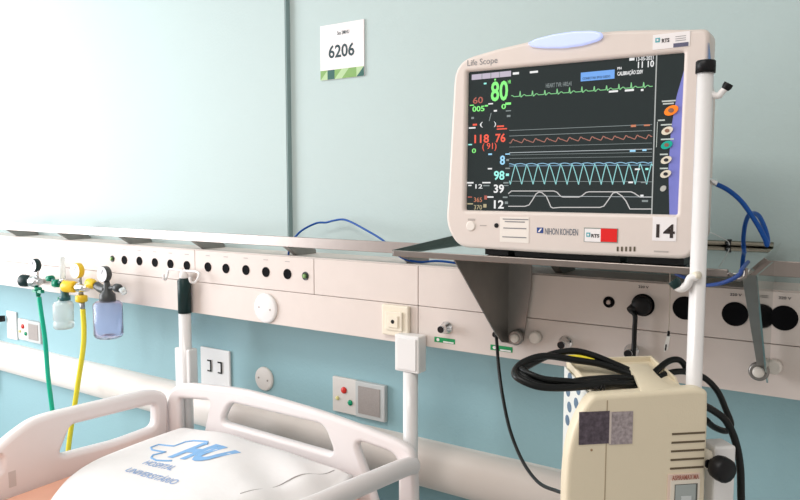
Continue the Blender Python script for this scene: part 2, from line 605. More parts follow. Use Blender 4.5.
def callbox(u0, v0, u1, v1, label, bright=True):
    a0, a1, z0, z1 = pbox(u0, v0, u1, v1, YW - .01)
    t = thing('nurse_call_box', label, 'call box', ((a0 + a1) / 2, YW, (z0 + z1) / 2))
    split = a0 + (a1 - a0) * .46
    MB().box((a0, YW - .010, z0), (split - .0006, YW, z1)).build('button_plate', mat('putty plastic', (.66, .62, .58), .45, noise=.02), t, bevel=.002)
    fr = MB().box((split, YW - .014, z0), (a1, YW, z1)).build('speaker_frame', mat('grey plastic', (.52, .53, .52), .4, noise=.02), t, bevel=.002)
    MB().box((split + .010, YW - .0155, z0 + .011), (a1 - .014, YW - .012, z1 - .011)).build('speaker_grille', mat('grille grey', (.33, .29, .27), .6, noise=.15, nscale=300), fr)
    w_ = split - a0; h_ = z1 - z0
    for fx, fz, r, m, n in ((.50, .66, .0085, mat('red button', (.65, .03, .02), .25, noise=.05), 'red button'), (.22, .40, .0052, mat('pale yellow lamp', (.75, .70, .30), .3, noise=.05), 'pale yellow lamp'), (.76, .34, .0072, mat('green button', (.0, .28, .13), .25, noise=.05), 'green button')):
        MB().lathe((a0 + w_ * fx, YW - .009, z0 + h_ * fz), (0, -1, 0), [(0, r), (.004, r), (.006, r * .7), (.0066, .001)]).build('button', m, t, label=n)


callbox(332.5, 381, 385.5, 416.5, 'grey nurse call box with red and green buttons above headboard right half')
callbox(18, 320.5, 41, 341.5, 'grey nurse call box left of the green hose')

t, a0, a1, z0, z1 = wplate('outlet_plate', 'white vertical outlet plate with black plug at left picture edge', 'outlet', 6.5, 311.5, 16, 339, YW - .008, .008, WPLAS)
for k in (.38, .66):
    MB().lathe(((a0 + a1) / 2 - .006, YW - .0075, z0 + (z1 - z0) * k), (0, -1, 0), [(0, .010), (.002, .010), (.002, .008), (.001, .001)]).build('outlet_face', CREAM, t)
c = P(8, 318, YW)
pl = thing('wall_plug', 'black plug and cord in the leftmost white wall outlet', 'plug', (c.x, YW - .01, c.z))
MB().lathe((c.x - .002, YW - .011, c.z), (-.35, -1, 0), [(0, .012), (.018, .013), (.03, .009), (.04, .006)]).build('plug_body', BLACK, pl)
MB().tube([(c.x - .012, YW - .05, c.z), (c.x - .05, YW - .06, c.z - .01), (c.x - .10, YW - .05, c.z - .08), (c.x - .11, YW - .04, c.z - .3), (c.x - .11, YW - .03, 1.05)], .005).build('cord', RUBBER, pl)

# ================================================================== MONITOR SHELF (steel tray)
TF, TB = 1.02, 1.382
tx0, tx1 = -.687, -.121
tz = CZ - .1115
sh = thing('monitor_shelf', 'polished steel wall shelf carrying the patient monitor', 'shelf', ((tx0 + tx1) / 2, TB, tz))
ZB_ = CZ - .1005
MB().quad([(tx0, TF + .002, tz), (tx1, TF + .002, tz), (tx1 + .004, TB, ZB_), (tx0, TB, ZB_)], .0015, (0, 0, -1)).build('tray_floor', MIRROR, sh)
fl = MB().box((tx0, TF - .002, tz - .006), (tx1 - .020, TF + .003, tz + .0045))
fl.tube([(tx1 - .020, TF, tz), (tx1 - .010, TF, tz - .008), (tx1, TF, tz - .004), (tx1 + .001, TF, tz + .008)], .003, seg=8)
fl.build('front_lip', LIPM, sh, bevel=.001)
MB().quad([(tx1, TF, tz - .004), (tx1 + .004, TB - .01, tz - .002), (tx1 + .012, TB - .01, CZ - .092), (tx1 + .004, TF, tz + .006)], .002, (1, 0, 0)).build('end_plate', MIRROR, sh)
MB().quad([(tx0, TF, tz - .006), (tx0, TB, tz - .006), (tx0, TB, ZB_ + .016), (tx0, TF, tz + .005)], .002, (-1, 0, 0)).build('end_plate', mat('dark green grey steel', (.10, .13, .12), .35, .8, noise=.08), sh)
MB().tube([(tx0 + .004, 1.370, CZ - .0962), (tx1 + .002, 1.370, CZ - .0962)], .0050, seg=16, smooth=1).build('back_rod', mat('dark steel tube', (.30, .27, .22), .25, 1.0, noise=.05), sh)


MILKY = mat('milky plastic', (.75, .70, .64), .3, noise=.03)


def pivot(x, parent, yk=1.243, so=.034):
    zb = CZ - .290
    k = MB().lathe((x, yk + .012, zb), (0, -1, 0), [(0, .0150), (.010, .0150), (.012, .0125)]).build('pivot_washer', BRUSH, parent)
    MB().lathe((x, yk + .001, zb), (0, -1, 0), [(0, .0088), (.004, .0088), (.006, .006), (.0065, .001)]).build('pivot_knob', MILKY, k)
    MB().lathe((x + so, YP - .001, zb + .002), (0, -1, 0), [(0, .0125), (.010, .012), (.013, .009)]).build('spacer', MILKY, k)


ztop = tz - .003
zb = CZ - .306
xg = -.574
ga = MB().quad([(xg, TF + .012, ztop), (xg, 1.262, ztop), (xg, 1.262, zb), (xg, 1.235, zb + .006), (xg, 1.205, zb + .028)], .0025, (1, 0, 0)).build('gusset', BRUSH, sh)
MB().quad([(xg, 1.259, ztop), (xg + .052, 1.259, ztop), (xg + .050, 1.259, CZ - .190), (xg + .036, 1.259, zb + .012), (xg + .022, 1.259, zb - .002), (xg, 1.259, zb)], .0025, (0, 1, 0)).build('gusset_flange', BRUSH, ga)
pivot(-.5495, ga)
xg = -.1095
gb = MB().quad([(xg, TF + .012, ztop), (xg, 1.262, ztop), (xg, 1.262, zb + .004), (xg, 1.248, zb - .006), (xg, 1.225, zb + .012)], .0025, (1, 0, 0)).build('gusset', SHELFM, sh)
MB().quad([(xg - .016, TF + .008, ztop), (xg + .0008, TF + .008, ztop), (xg + .0008, 1.224, zb + .022), (xg - .0115, 1.224, zb + .022)], .0025, (0, 1, 0)).build('gusset_flange', BRUSH, gb)
pivot(-.1190, gb, 1.222, .018)

# ================================================================== PATIENT MONITOR
YM = 1.05
mz = lambda u, v: xz(u, v, YM)
mon = thing('patient_monitor', 'beige bedside patient monitor showing vital signs and numbered 14', 'patient monitor', (-.38, YM + .08, tz))
outer = [mz(*q) for q in ((462, 56), (500, 48.5), (532, 41), (570, 34.5), (620, 30.5), (660, 29.5), (692, 29.5))]
outer = [(-.5795, CZ + .217)] + outer[1:] + [(-.1800, CZ + .2215)] + [(-.1800, CZ + .10), (-.184, CZ - .06), (-.192, CZ - .0985)] + [(-.40, CZ - .1005), (-.572, CZ - .098), (-.596, CZ - .060), (-.592, CZ - .01)]
rads = [.035] + [.01] * 6 + [.05] + [.02, .03, .03] + [.02, .05, .03, .05]
outer = rounded(outer, rads)
so = [(-.5562, CZ + .1975), (-.2130, CZ + .1930), (-.2150, CZ - .0355), (-.5580, CZ - .0345)]
plate('bezel', [outer, rounded(so, .003)], YM - .004, YM + .045, BEZEL, mon, bevel=.006, bres=3)
# lower bezel bulge, a chamfered band under the screen
g = MB()
cx = -.385
bl = [(-.590, CZ - .058), (-.19, CZ - .063)]
MB().box((-.57, YM + .045, CZ - .085), (-.195, YM + .17, CZ + .17)).build('rear_housing', BEZEL, mon, bevel=.02, seg=3)
for u0, u1 in ((485, 508), (515, 620), (628, 684)):
    MB().box((P(u0, 258, YM + .01).x, YM + .01, CZ - .1092), (P(u1, 258, YM + .01).x, YM + .09, CZ - .096)).build('foot', BLACK, mon)
scr = MB().box((-.5600, YM + .004, CZ - .0375), (-.2110, YM + .010, CZ + .1990)).build('screen', LCD, mon)
SB = wallbasis(YM + .004)
# separator and control strip
SX = lambda u, v: P(u, v, YM + .004)
MB().box((P(654, 130, YM).x - .0012, YM + .0034, CZ - .0365), (P(654, 130, YM).x + .0004, YM + .0042, CZ + .196)).build('screen_divider', glow('pale divider', (.6, .62, .6), .55), scr)
q = [SX(683.5, 66), SX(684, 216), SX(669.5, 215.5), SX(668.5, 170), SX(671, 130), (SX(676.5, 97))]
for p in q[:2]:
    p.x = -.2120
q[1].z = CZ - .0355
q[2].z = CZ - .0355
st = MB().quad([(p.x, YM + .0042, p.z) for p in q], .0006, (0, -1, 0)).build('control_strip', mat('periwinkle plastic', (.20, .22, .62), .35, noise=.02), scr)
for u, v, m, n, r in ((671.5, 110.5, mat('orange button', (.85, .20, .01), .4, emit=(.9, .2, .01), es=.25), 'orange alarm button', .0095), (667.5, 130.8, CREAM, None, .0078), (667, 145, mat('teal button', (0, .33, .25), .4, emit=(0, .4, .3), es=.2), 'teal button', .0078), (666.5, 160, CREAM, None, .0074), (666, 174, CREAM, None, .0074), (663.5, 188.5, mat('grey button', (.5, .5, .46), .4, noise=.02), 'small grey button', .0042)):
    c = SX(u, v)
    d = Vector((0, -1, 0))
    pts = circ(c.x, c.z, r, r * .72 if r > .005 else r, 24)
    b = MB().quad([(a, YM + .0034, z + (a - c.x) * .25) for a, z in pts], .002, (0, -1, 0)).build('button', m, st, label=n)
    if m is CREAM or n == 'teal button':
        pass
    if r > .005:
        pts = circ(c.x, c.z, r * .42, r * .34, 16)
        MB().quad([(a, YM + .0014, z) for a, z in pts], .0006, (0, -1, 0)).build('button_mark', INK if m is CREAM and v > 150 else mat('button mark', (.25, .12, .08) if n == 'orange alarm button' else (.3, .33, .3), .5), st)
for u0, u1, v in ((662, 676, 101.5), (663, 674, 104), (658, 665, 120.5), (661, 672, 125), (661, 674, 139.5), (660, 668, 154.5), (660, 668, 168.5)):
    a = SX(u0, v); b = SX(u1, v)
    MB().box((a.x, YM + .0030, a.z - .001), (b.x, YM + .0042, a.z + .001)).build('button_caption', mat('pale caption', (.55, .62, .60), .5, noise=.05), scr)
MB().ribbon([SX(657.5, 122), SX(656.5, 147)], .0004).build('button_caption', mat('pale caption', (0, 0, 0)), scr)


def T(s, u0, v0, u1, v1, m, bold=.0, name='readout'):
    return text(name, s, pbox(u0, v0, u1, v1, YM + .004), m, scr, SB, bold=bold)


T('80', 491, 81, 508, 101, G_GREEN, .02)
T('60', 473, 97, 483, 103.5, G_DRED, .01)
T('0', 501.5, 104, 506, 109, G_GREEN, .02)
T('005', 472.5, 106, 484.5, 111.5, G_GREEN, .02)
T('118', 474.5, 134.5, 489, 143, G_RED, .02)
T('76', 495.5, 133.5, 505.5, 142.3, G_RED, .02)
T('( 91)', 482.5, 143, 496.5, 151, G_RED, .0)
T('8', 500, 155.5, 505, 164.8, G_BLUE, .02)
T('98', 494, 170.8, 504.5, 180, G_CYAN, .02)
T('39', 493.8, 184.5, 504, 193, G_WHITE, .02)
T('12', 494, 200.2, 503.8, 208.5, G_WHITE, .02)
T('12', 475.5, 184.2, 482.5, 188.5, G_WHITE, .01)
T('365', 474, 197.5, 482, 202, G_ORANGE, .0)
T('370', 474, 205, 482, 209.5, glow('screen ochre', (.45, .38, .22)), .0)
T('0', 472, 148.5, 476, 153, G_GREEN, .01)
T('11 10', 638, 61, 654, 67.5, G_WHITE, .02)
T('13-05-2021', 636.5, 56.5, 653.5, 60.3, G_WHITE, .01)
T('CALIBRAÇÃO 220V', 617.5, 69.8, 643, 75.5, G_WHITE, .02)
T('PN', 617.5, 67, 621.5, 69.5, G_WHITE, .02)
T('HEART TVR: HRS:41', 546, 82.5, 571.5, 86.8, G_GREY)
T('HR', 508, 80, 511, 83.5, G_GREEN)
MB().box((SX(472, 75).x, YM + .003, SX(480, 79.3).z), (SX(511, 75).x, YM + .0042, SX(480, 74).z)).build('menu_bar', glow('screen lilac', (.52, .46, .56), .8), scr)
for k in (.27, .5, .72):
    x = SX(472, 75).x * (1 - k) + SX(511, 75).x * k
    MB().box((x - .0006, YM + .0026, SX(480, 79.3).z), (x + .0006, YM + .0042, SX(480, 74).z)).build('menu_gap', G_GREY, scr)
a0, a1, z0, z1 = pbox(581, 71.2, 614.5, 80, YM + .004)
mb_ = MB().box((a0, YM + .003, z0), (a1, YM + .0042, z1)).build('message_box', G_LBLUE, scr)
text('message', 'CONECTAR SPO2 DEDO', (a0 + .003, a1 - .006, z0 + .002, z0 + .0055), INK, mb_, wallbasis(YM + .003), bold=.01)
for u0, v0, u1, v1, m in ((513, 72.3, 519, 74.5, G_WHITE), (530, 71, 538, 73, G_WHITE), (629.5, 58, 634.5, 60.5, G_WHITE), (609, 90.5, 618, 92.3, G_WHITE), (625, 89.3, 634, 91.2, G_WHITE), (641, 89, 643.5, 91, G_WHITE),
                          (631, 124.8, 636, 127, G_ORANGE), (644, 124.5, 650, 126, G_ORANGE), (630, 150, 635.5, 151.8, G_BLUE), (642.5, 149.3, 646.5, 151, G_BLUE), (635, 168.4, 640, 170, G_WHITE), (645.5, 168, 648.5, 170, G_CYAN),
                          (628.5, 181.5, 633, 183.2, G_WHITE), (641, 181.5, 647, 183, G_GREY), (640.5, 194.7, 643.5, 196.5, G_WHITE), (642, 200, 648, 202, G_GREY), (469, 127.2, 475.5, 128.6, G_WHITE), (497, 125.5, 504, 127, G_RED), (497, 128.3, 507, 129.5, G_RED),
                          (468.5, 144, 472, 145.2, G_CYAN), (488.5, 153.5, 492, 155, G_BLUE), (505.5, 153.5, 510, 154.6, G_BLUE), (506.5, 159, 509, 161, G_GREY), (505.5, 167.7, 510, 169, G_GREY), (488, 168, 492, 169.4, G_WHITE), (506, 173.5, 509, 176, G_CYAN),
                          (467.5, 182, 473.5, 183.5, G_WHITE), (468.5, 184.8, 471.5, 186, G_WHITE), (482.5, 182, 490.5, 183.3, G_WHITE), (483.5, 185, 489.5, 186.2, G_GREY), (503.5, 182, 508.5, 183.5, G_GREY), (504, 185, 508.5, 186, G_GREY),
                          (487.5, 196.3, 493.5, 197.7, G_WHITE), (503, 196.5, 507.5, 198, G_GREY), (505, 201.5, 508, 204, G_GREY), (467.5, 203.2, 473, 204.4, glow('screen ochre', (0, 0, 0))), (468, 196.5, 472, 197.6, G_DRED), (484.5, 195.5, 487, 199.5, G_DRED), (483.5, 204, 486.5, 207.5, glow('screen ochre', (0, 0, 0))),
                          (485, 105, 488, 106.5, G_GREEN), (488.5, 103.2, 493, 104.4, G_WHITE), (505.5, 102.5, 511, 104.8, G_GREEN), (494, 110, 497, 111.6, G_WHITE), (506, 110.3, 511, 111.3, G_GREY), (507, 115, 510.5, 117, G_GREY), (470, 104.8, 474, 105.8, G_GREEN), (484, 82.8, 486.5, 84.3, G_CYAN), (494.5, 78.8, 496, 80.5, G_GREEN),
                          (471.5, 117, 474, 119, G_GREY), (473, 123.8, 477, 125.6, G_RED)):
    a0, a1, z0, z1 = pbox(u0, v0, u1, v1, YM + .004)
    MB().box((a0, YM + .0032, z0), (a1, YM + .0042, z1)).build('caption', m, scr)
T('(', 480, 122, 483, 127.5, G_WHITE)
T(')', 494, 121.5, 496, 127, G_WHITE)
T('/', 489, 113, 491.5, 121, G_GREY)

SD = lambda u, v: Vector((SX(u, v).x, YM + .0040, SX(u, v).z))


def trace(fn, u0, u1, n, m, w=.0007, name='waveform'):
    MB().ribbon([SD(u0 + (u1 - u0) * k / n, fn(u0 + (u1 - u0) * k / n)) for k in range(n + 1)], w).build(name, m, scr)


def slope(y0, y1):            # straight line between the two edges of the trace area
    return lambda u: y0 + (y1 - y0) * (u - 510) / (652 - 510)


for (y0, y1, m, w) in ((130.5, 124.5, G_GREY, .0004), (136, 130.5, G_GREY, .0004), (147, 143, G_GREY, .0003), (152.7, 149, glow('screen mid grey', (.42, .46, .48)), .0005), (155, 152.3, G_GREY, .0003), (158.5, 156.4, G_GREY, .0003), (166, 165, glow('screen deep blue', (.18, .35, .5)), .0005), (181.2, 181.8, G_GREY, .0004), (195.8, 197, glow('screen mid grey', (0, 0, 0)), .0004)):
    trace(slope(y0, y1), 509.5, 652, 6, m, w, 'grid_line')
bg = slope(97, 86.3)


def ecg(u):
    ph = ((u - 520.2) / 12.35) % 1.0
    y = bg(u)
    if ph < .05: return y - 5.2 * (1 - abs(ph - .0) / .05)
    if ph > .95: return y - 5.2 * (ph - .95) / .05
    if .05 <= ph < .12: return y + .8
    if .18 < ph < .48: return y - 1.3 * math.sin((ph - .18) / .30 * math.pi)
    return y


trace(ecg, 511.5, 652.5, 420, glow('ecg green', (.24, .62, .27)), .00055)
rb = slope(141.6, 137)


def art(u):
    ph = ((u - 522) / 11.3) % 1
    y = rb(u)
    if ph < .2: return y + 1.6 - 4 * ph / .2
    return y + 1.6 - 4 * (1 - (ph - .2) / .8) ** 1.2 + (.5 if .35 < ph < .45 else 0)


trace(art, 509.5, 652, 220, G_TAN, .0006)
PERU = 11.9
trace(lambda u: slope(165, 163.4)(u) - 1.3 * abs(math.sin(math.pi * (u - 514.5) / 11.15)) ** .8, 509.5, 652, 200, glow('resp blue', (.28, .52, .72)), .0006)


def pleth(u):
    ph = ((u - 510.5) / 11.35) % 1
    top = slope(164.8, 163.5)(u); bot = 184.6
    k = 0.5 + 0.5 * math.cos(2 * math.pi * ph)
    if ph < .42:
        s = ph / .42
        return bot - (bot - top) * s ** .9
    s = (ph - .42) / .58
    return top + (bot - top) * (s ** 1.25)


trace(pleth, 509.5, 652.5, 480, G_TEAL, .0006)


def poly(pts, m, w=.0007):
    MB().ribbon([SD(*p) for p in pts], w).build('waveform', m, scr)


wg = glow('trace grey', (.60, .58, .57))
poly([(508.5, 193.5), (511.5, 191), (554, 191), (557, 192.2), (560.5, 196), (563, 197), (579, 197), (582, 195.8), (586, 192.5), (589, 191.8), (631, 191.8), (634, 193), (640, 197), (652, 197)], wg)
poly([(508.5, 206.3), (525, 206.3), (529, 205), (532.5, 200), (536, 194), (539, 192), (542, 192.6), (546.5, 196.5), (551, 207), (553, 208), (560, 207.4), (600, 207.4), (604, 206), (609, 199), (613, 193), (616.5, 192.3), (622, 196), (626, 201), (630, 209), (652, 209)], wg)
# alarm lamp on top, dark button, text, stickers
zt = [mz(*q) for q in ((529, 44), (538, 39.5), (556, 35), (575, 32.2), (594, 31.6), (603, 33.5), (604.5, 37.5), (600, 41.5), (585, 46), (565, 48.8), (545, 48.8), (533, 47.5))]
plate('alarm_lamp', [rounded(zt, .006)], YM - .010, YM + .03, mat('pale blue lamp', (.42, .46, .80), .25, emit=(.50, .62, 1.0), es=.45, coat=.3), mon, bevel=.003)
FB = wallbasis(YM - .004)


def M(name, s, u0, v0, u1, v1, m, par=None, bold=0., d=0.):
    return text(name, s, pbox(u0, v0, u1, v1, YM - .004), m, par or mon, wallbasis(YM - .004 - d), bold=bold)


def sticker(name, u0, v0, u1, v1, m, par=None, d=.0006, lab=None):
    a0, a1, z0, z1 = pbox(u0, v0, u1, v1, YM - .004)
    return MB().box((a0, YM - .004 - d, z0), (a1, YM - .0035, z1)).build(name, m, par or mon, label=lab)


M('lettering', 'Life Scope', 467.5, 58.5, 497.5, 66.5, GREYINK)
s_ = sticker('sticker', 653, 33, 690, 48, PAPER)
M('sticker_print', 'RTS', 662, 38.5, 669.5, 42.5, INK, s_, .03, .0006)
sticker('sticker_print', 655.5, 38, 660, 42.5, mat('teal print', (.10, .40, .45), .5, noise=.05), s_, .001)
sticker('sticker_print', 656.9, 39.2, 658.6, 41.2, PAPER, s_, .0014)
sticker('sticker_print', 673.5, 42.8, 688.5, 46.8, mat('slate print', (.10, .10, .17), .5, noise=.05), s_, .001)
for v in (36, 38.2, 40.2):
    sticker('sticker_print', 675.5, v, 686, v + .5, GREYINK, s_, .001)
s_ = sticker('sticker', 500, 217, 529, 242.5, mat('cream paper', (.82, .76, .70), .6, noise=.02))
for u0, u1, v in ((503, 528.5, 219.3), (505, 525, 221.8), (503.5, 526.5, 228.3), (502.5, 526.5, 237.2)):
    sticker('sticker_print', u0, v - .5, u1, v + .5, GREYINK, s_, .001)
s_ = sticker('sticker', 584, 228, 618, 242.5, mat('grey green border', (.25, .28, .25), .5, noise=.05))
sticker('sticker_print', 584.8, 228.8, 601, 241.7, PAPER, s_, .0009)
sticker('sticker_print', 600.8, 228.6, 617.2, 241.9, RED, s_, .0010, 'red half of the sticker')
M('sticker_print', 'RTS', 591.5, 234, 599.5, 237.5, INK, s_, .03, .0009)
sticker('sticker_print', 586.5, 232.5, 590.5, 236.8, mat('teal print', (0, 0, 0)), s_, .0012)
sticker('sticker_print', 587.6, 233.7, 589.3, 235.6, PAPER, s_, .0016)
s_ = sticker('badge', 537, 227.5, 543.3, 233, NAVY)
a0, a1, z0, z1 = pbox(538, 228.5, 542.3, 232, YM - .004)
MB().quad([(a0, YM - .0046, z0), (a0 + .003, YM - .0046, z0), (a1, YM - .0046, z1), (a1 - .003, YM - .0046, z1)], .0006, (0, -1, 0)).build('badge_mark', PAPER, s_)
M('lettering', 'NIHON KOHDEN', 545, 228.5, 578, 235, mat('slate ink', (.10, .13, .18), .5, noise=.05), None, .0)
s_ = sticker('number_label', 652.5, 217, 676.5, 241, PAPER)
M('label_number', '14', 656.3, 224.2, 675, 237.8, mat('brown black ink', (.03, .02, .018), .5, noise=.05), s_, .022, .0006)
c = P(496.5, 225.5, YM - .004)
MB().lathe((c.x, YM - .003, c.z), (0, -1, 0), [(0, .0042), (.002, .0038)], 20).build('indicator', BLACK, mon)
c = P(471, 226, YM - .004)
MB().lathe((c.x, YM - .003, c.z), (0, -1, 0), [(0, .0085), (.002, .0085), (.003, .007)], 24).build('power_button', mat('pale button', (.80, .74, .68), .4, noise=.02), mon)
sticker('lettering', 480, 225, 486.5, 226, mat('faint ink', (.45, .40, .37), .5, noise=.05))
sticker('lettering', 468, 218.6, 475, 220.6, mat('faint ink', (0, 0, 0)))
for k in range(5):
    c = P(617.8 + 4.2 * k, 249, YM - .004)
    MB().box((c.x - .0015, YM - .0046, c.z - .0035), (c.x + .0012, YM, c.z + .0035)).build('vent_slot', mat('slot brown', (.10, .08, .05), .5, noise=.05), mon)
sticker('lettering', 654, 250.8, 668.5, 252.2, mat('faint ink', (0, 0, 0)))

bs = [P(709.3, 43, YM - .001), P(711.6, 64, YM - .001), P(708.6, 64, YM - .001)]
MB().quad(bs, .004, (0, -1, 0)).build('side_strip', mat('blue grey strip', (.10, .17, .32), .4, noise=.05), mon, label='thin blue strip at the right corner')

# ================================================================== DRIP STAND (right)
px_, py_ = -.1713, .975
ds = thing('drip_stand', 'white drip stand pole in front of the monitor\'s right edge', 'drip stand', (px_, py_, 0))
MB().tube([(px_, py_, .06), (px_, py_, CZ + .153)], .0102, seg=24, smooth=1).build('pole', WHITE, ds)
MB().lathe((px_, py_, CZ + .150), (0, 0, 1), [(0, .0122), (.0145, .0122), (.016, .0108)]).build('pole_cap', BLACK, ds)


def hook(pts, tip):
    h = MB().tube(pts, .0042, seg=12).build('hook', WHITE, ds)
    MB().tube(tip, [.0046, .0062, .0060], seg=12, smooth=4).build('hook_tip', BLACK, h)


hy = py_
hook([P(709, 92, hy), P(714, 95, hy), P(719, 95.5, hy), P(722, 92, hy), P(726, 88, hy)], [P(725, 89.5, hy), P(727, 86.5, hy), P(729, 83.5, hy)])
MBh = MB()
hf = py_ - .012
h2 = MB().tube([P(698, 276.5, hf), P(691, 278, hf), P(687, 285, hf), P(681, 288.5, hf), P(676, 286, hf)], .0056, seg=12).build('hook', WHITE, ds)
MB().tube([P(678, 287.5, hf), P(675.5, 283.5, hf), P(673, 280.5, hf)], [.0062, .0078, .0072], seg=12, smooth=4).build('hook_tip', DKGREEN, h2)
c = P(696.5, 275.5, hf)
MB().lathe(c, (-.5, -1, 0), [(-.004, .0055), (.004, .005), (.005, .003)], 16).build('hook_screw', CREAM, h2)
for k in range(5):
    a = 2 * math.pi * k / 5 + .3
    e = Vector((math.cos(a), math.sin(a), 0))
    b = Vector((px_, py_, .075))
    l = MB().tube([b, b + e * .15 + Vector((0, 0, -.004)), b + e * .27 + Vector((0, 0, -.012))], .011, seg=10, smooth=1).build('leg', WHITE, ds)
    w0 = b + e * .265
    MB().lathe((w0.x, w0.y - .01, .028), (0, 1, 0), [(0, .028), (.02, .028)], 20).build('castor', BLACK, l)

# ================================================================== BEIGE DEVICE
DEP = .865
hdir = Vector((-math.sin(YAW), math.cos(YAW), 0))
r_ = fw + rt * ((645 - 400) / F) + up * ((250 - 394) / F)
O = r_ * (DEP / Vector((r_.x, r_.y, 0)).dot(hdir))
DO = Vector((O.x, O.y, 0))
DZ = O.z + CZ
ang = YAW + math.radians(8)
ex = Vector((math.cos(ang), math.sin(ang), 0))
ey = Vector((-math.sin(ang), math.cos(ang), 0))


def DB(a, d, z):                    # device frame: a to the right, d away from the viewer, z world height
    return DO + ex * a + ey * d + Vector((0, 0, z))


def DL(u, v, d=0.0):                # device-frame point seen at (u, v) on the plane d behind its face
    r = fw + rt * ((u - 400) / F) + up * ((250 - v) / F)
    t = (DO.dot(ey) + d) / r.dot(ey)
    p = r * t
    return ((p - DO).dot(ex), p.z + CZ)


dev = thing('suction_unit', 'yellowed beige boxy suction unit hanging on the drip stand', 'medical device', (DO.x + ey.x * .05, DO.y + ey.y * .05, DZ - .24), ang)
fo = [DL(*q) for q in ((594, 396), (700, 388.5), (709, 391))] + [DL(708.5, 430), (DL(707, 490)[0] - .002, DZ - .26)] + [(DL(566, 495)[0], DZ - .26), DL(566.5, 480), DL(569, 450), DL(576, 425), DL(587, 404)]
fo = rounded(fo, [.006, .004, .010, .005, .02, .02, .02, .02, .02, .02])
plate('front_shell', [fo], 0, .024, BEIGE, dev, bevel=.006, basis=DB, bres=3)
# rear chassis: narrower
ra, rb_ = DL(566, 363, .125)[0], DL(688, 363, .125)[0]
rz = DL(600, 362, .125)[1]
side = mat('pale side panel', (.74, .76, .72), .45, noise=.02)
rb_ = (Vector((px_, py_, 0)) - DO).dot(ex) - .0075       # chassis ends just left of the drip stand pole
D0, D1 = .022, .125
zf = DL(640, 393.5, D0)[1]
zt2 = lambda d: zf + (rz - zf) * (d - D0) / (D1 - D0)
ch = MB()
ch.quad([DB(ra, D0, DZ - .26), DB(ra, D0, zf), DB(ra, D1, rz), DB(ra, D1, DZ - .26)], rb_ - .004 - ra, ex)
ch.build('rear_chassis', BEIGE, dev, bevel=.003)
rim = MB()
for a0 in (ra, rb_ - .008):
    rim.quad([DB(a0, .045, zt2(.045) - .003), DB(a0, .055, zt2(.055) + .005), DB(a0, D1, rz + .007), DB(a0, D1, rz - .003)], .004, ex)
rim.quad([DB(ra, D1 - .004, rz - .003), DB(rb_ - .004, D1 - .004, rz - .003), DB(rb_ - .004, D1 - .004, rz + .007), DB(ra, D1 - .004, rz + .007)], .004, ey)
rim.build('top_rim', BEIGE, dev, bevel=.001)
# pale left side plate with dark oval slots
sp = MB().quad([DB(ra - .0015, .026, DZ - .24), DB(ra - .0015, .122, DZ - .24), DB(ra - .0015, .122, rz - .004), DB(ra - .0015, .026, zf - .004)], .002, -ex).build('side_plate', side, dev)
for i in range(3):
    for j in range(5):
        c = DB(ra - .003, .040 + .030 * i + .006 * (j % 2), zf - .014 - .021 * j + .008 * i)
        MB().lathe(c, -ex, [(0, .0076), (.001, .0076)], 16).build('side_hole', mat('slate blue hole', (.10, .17, .25), .5, noise=.05), sp)
# seam line, stickers, vents, gauge window
sa, sz = DL(607, 396)
MB().quad([DB(sa, -.0004, DZ - .255), DB(sa + .0012, -.0004, DZ - .255), DB(sa + .0012, -.0004, DZ - .006), DB(sa, -.0004, DZ - .006)], .002, ey).build('shell_seam', mat('seam tan', (.38, .30, .20), .6, noise=.05), dev)


def dbox(name, u0, v0, u1, v1, m, par=None, d=.0008, lab=None):
    a0 = DL(u0, (v0 + v1) / 2)[0]; a1 = DL(u1, (v0 + v1) / 2)[0]
    z1 = DL((u0 + u1) / 2, v0)[1]; z0 = DL((u0 + u1) / 2, v1)[1]
    return MB().quad([DB(a0, -d, z0), DB(a1, -d, z0), DB(a1, -d, z1), DB(a0, -d, z1)], d + .001, ey).build(name, m, par or dev, label=lab)


FOIL = mat('worn foil sticker', (.10, .08, .10), .35, .5, noise=.95, nscale=160)
FOIL2 = mat('scraped foil sticker', (.36, .31, .32), .45, .3, noise=.75, nscale=220)
s_ = dbox('sticker', 579, 411.5, 609, 444, FOIL, lab='dark worn sticker')
dbox('sticker_worn_half', 609.5, 411.5, 632.5, 444, FOIL2, s_)
dbox('sticker_scratch', 609, 411.5, 611, 444, mat('bare scratch', (.6, .52, .48), .6, noise=.1), s_, .0012)
for k in range(5):
    dbox('vent_slot', 672 - .5 * k, 432.3 + 8.6 * k, 705 - .4 * k, 434.2 + 8.6 * k, mat('vent shadow', (.12, .09, .055), .7, noise=.05), d=.0006)
fr_ = dbox('gauge_frame', 667, 473.5, 698.5, 520, mat('pinkish frame', (.78, .62, .53), .4, noise=.02), d=.0015)
dbox('gauge_frame', 669, 479, 698, 520, mat('pale frame', (.78, .72, .62), .4, noise=.02), fr_, .003)
dbox('gauge_window', 673, 483, 695.5, 520, mat('dark gauge edge', (.10, .10, .09), .4, noise=.02), fr_, .0036)
gw = dbox('gauge_window', 673.5, 483.5, 693.5, 520, mat('grey gauge glass', (.36, .40, .39), .12, noise=.05), fr_, .0042)
dbox('gauge_label', 679, 494.5, 689, 520, mat('pale gauge label', (.58, .62, .62), .4, noise=.05), gw, .0048)
a0, z1 = DL(671, 474.8); a1, z0 = DL(697.5, 477.8)
text('lettering', 'ASPIRAMAX MA', (a0, a1, z0, z1), mat('red brown ink', (.38, .14, .10), .5, noise=.05), fr_, lambda a, d, z: DB(a, -.003 - d, z), bold=.01)
c = DL(591.5, 450)
MB().lathe(DB(c[0], .0005, c[1]), -ey, [(0, .0018), (.001, .0015)], 10).build('screw', mat('brown screw', (.35, .22, .12), .5, noise=.05), dev)
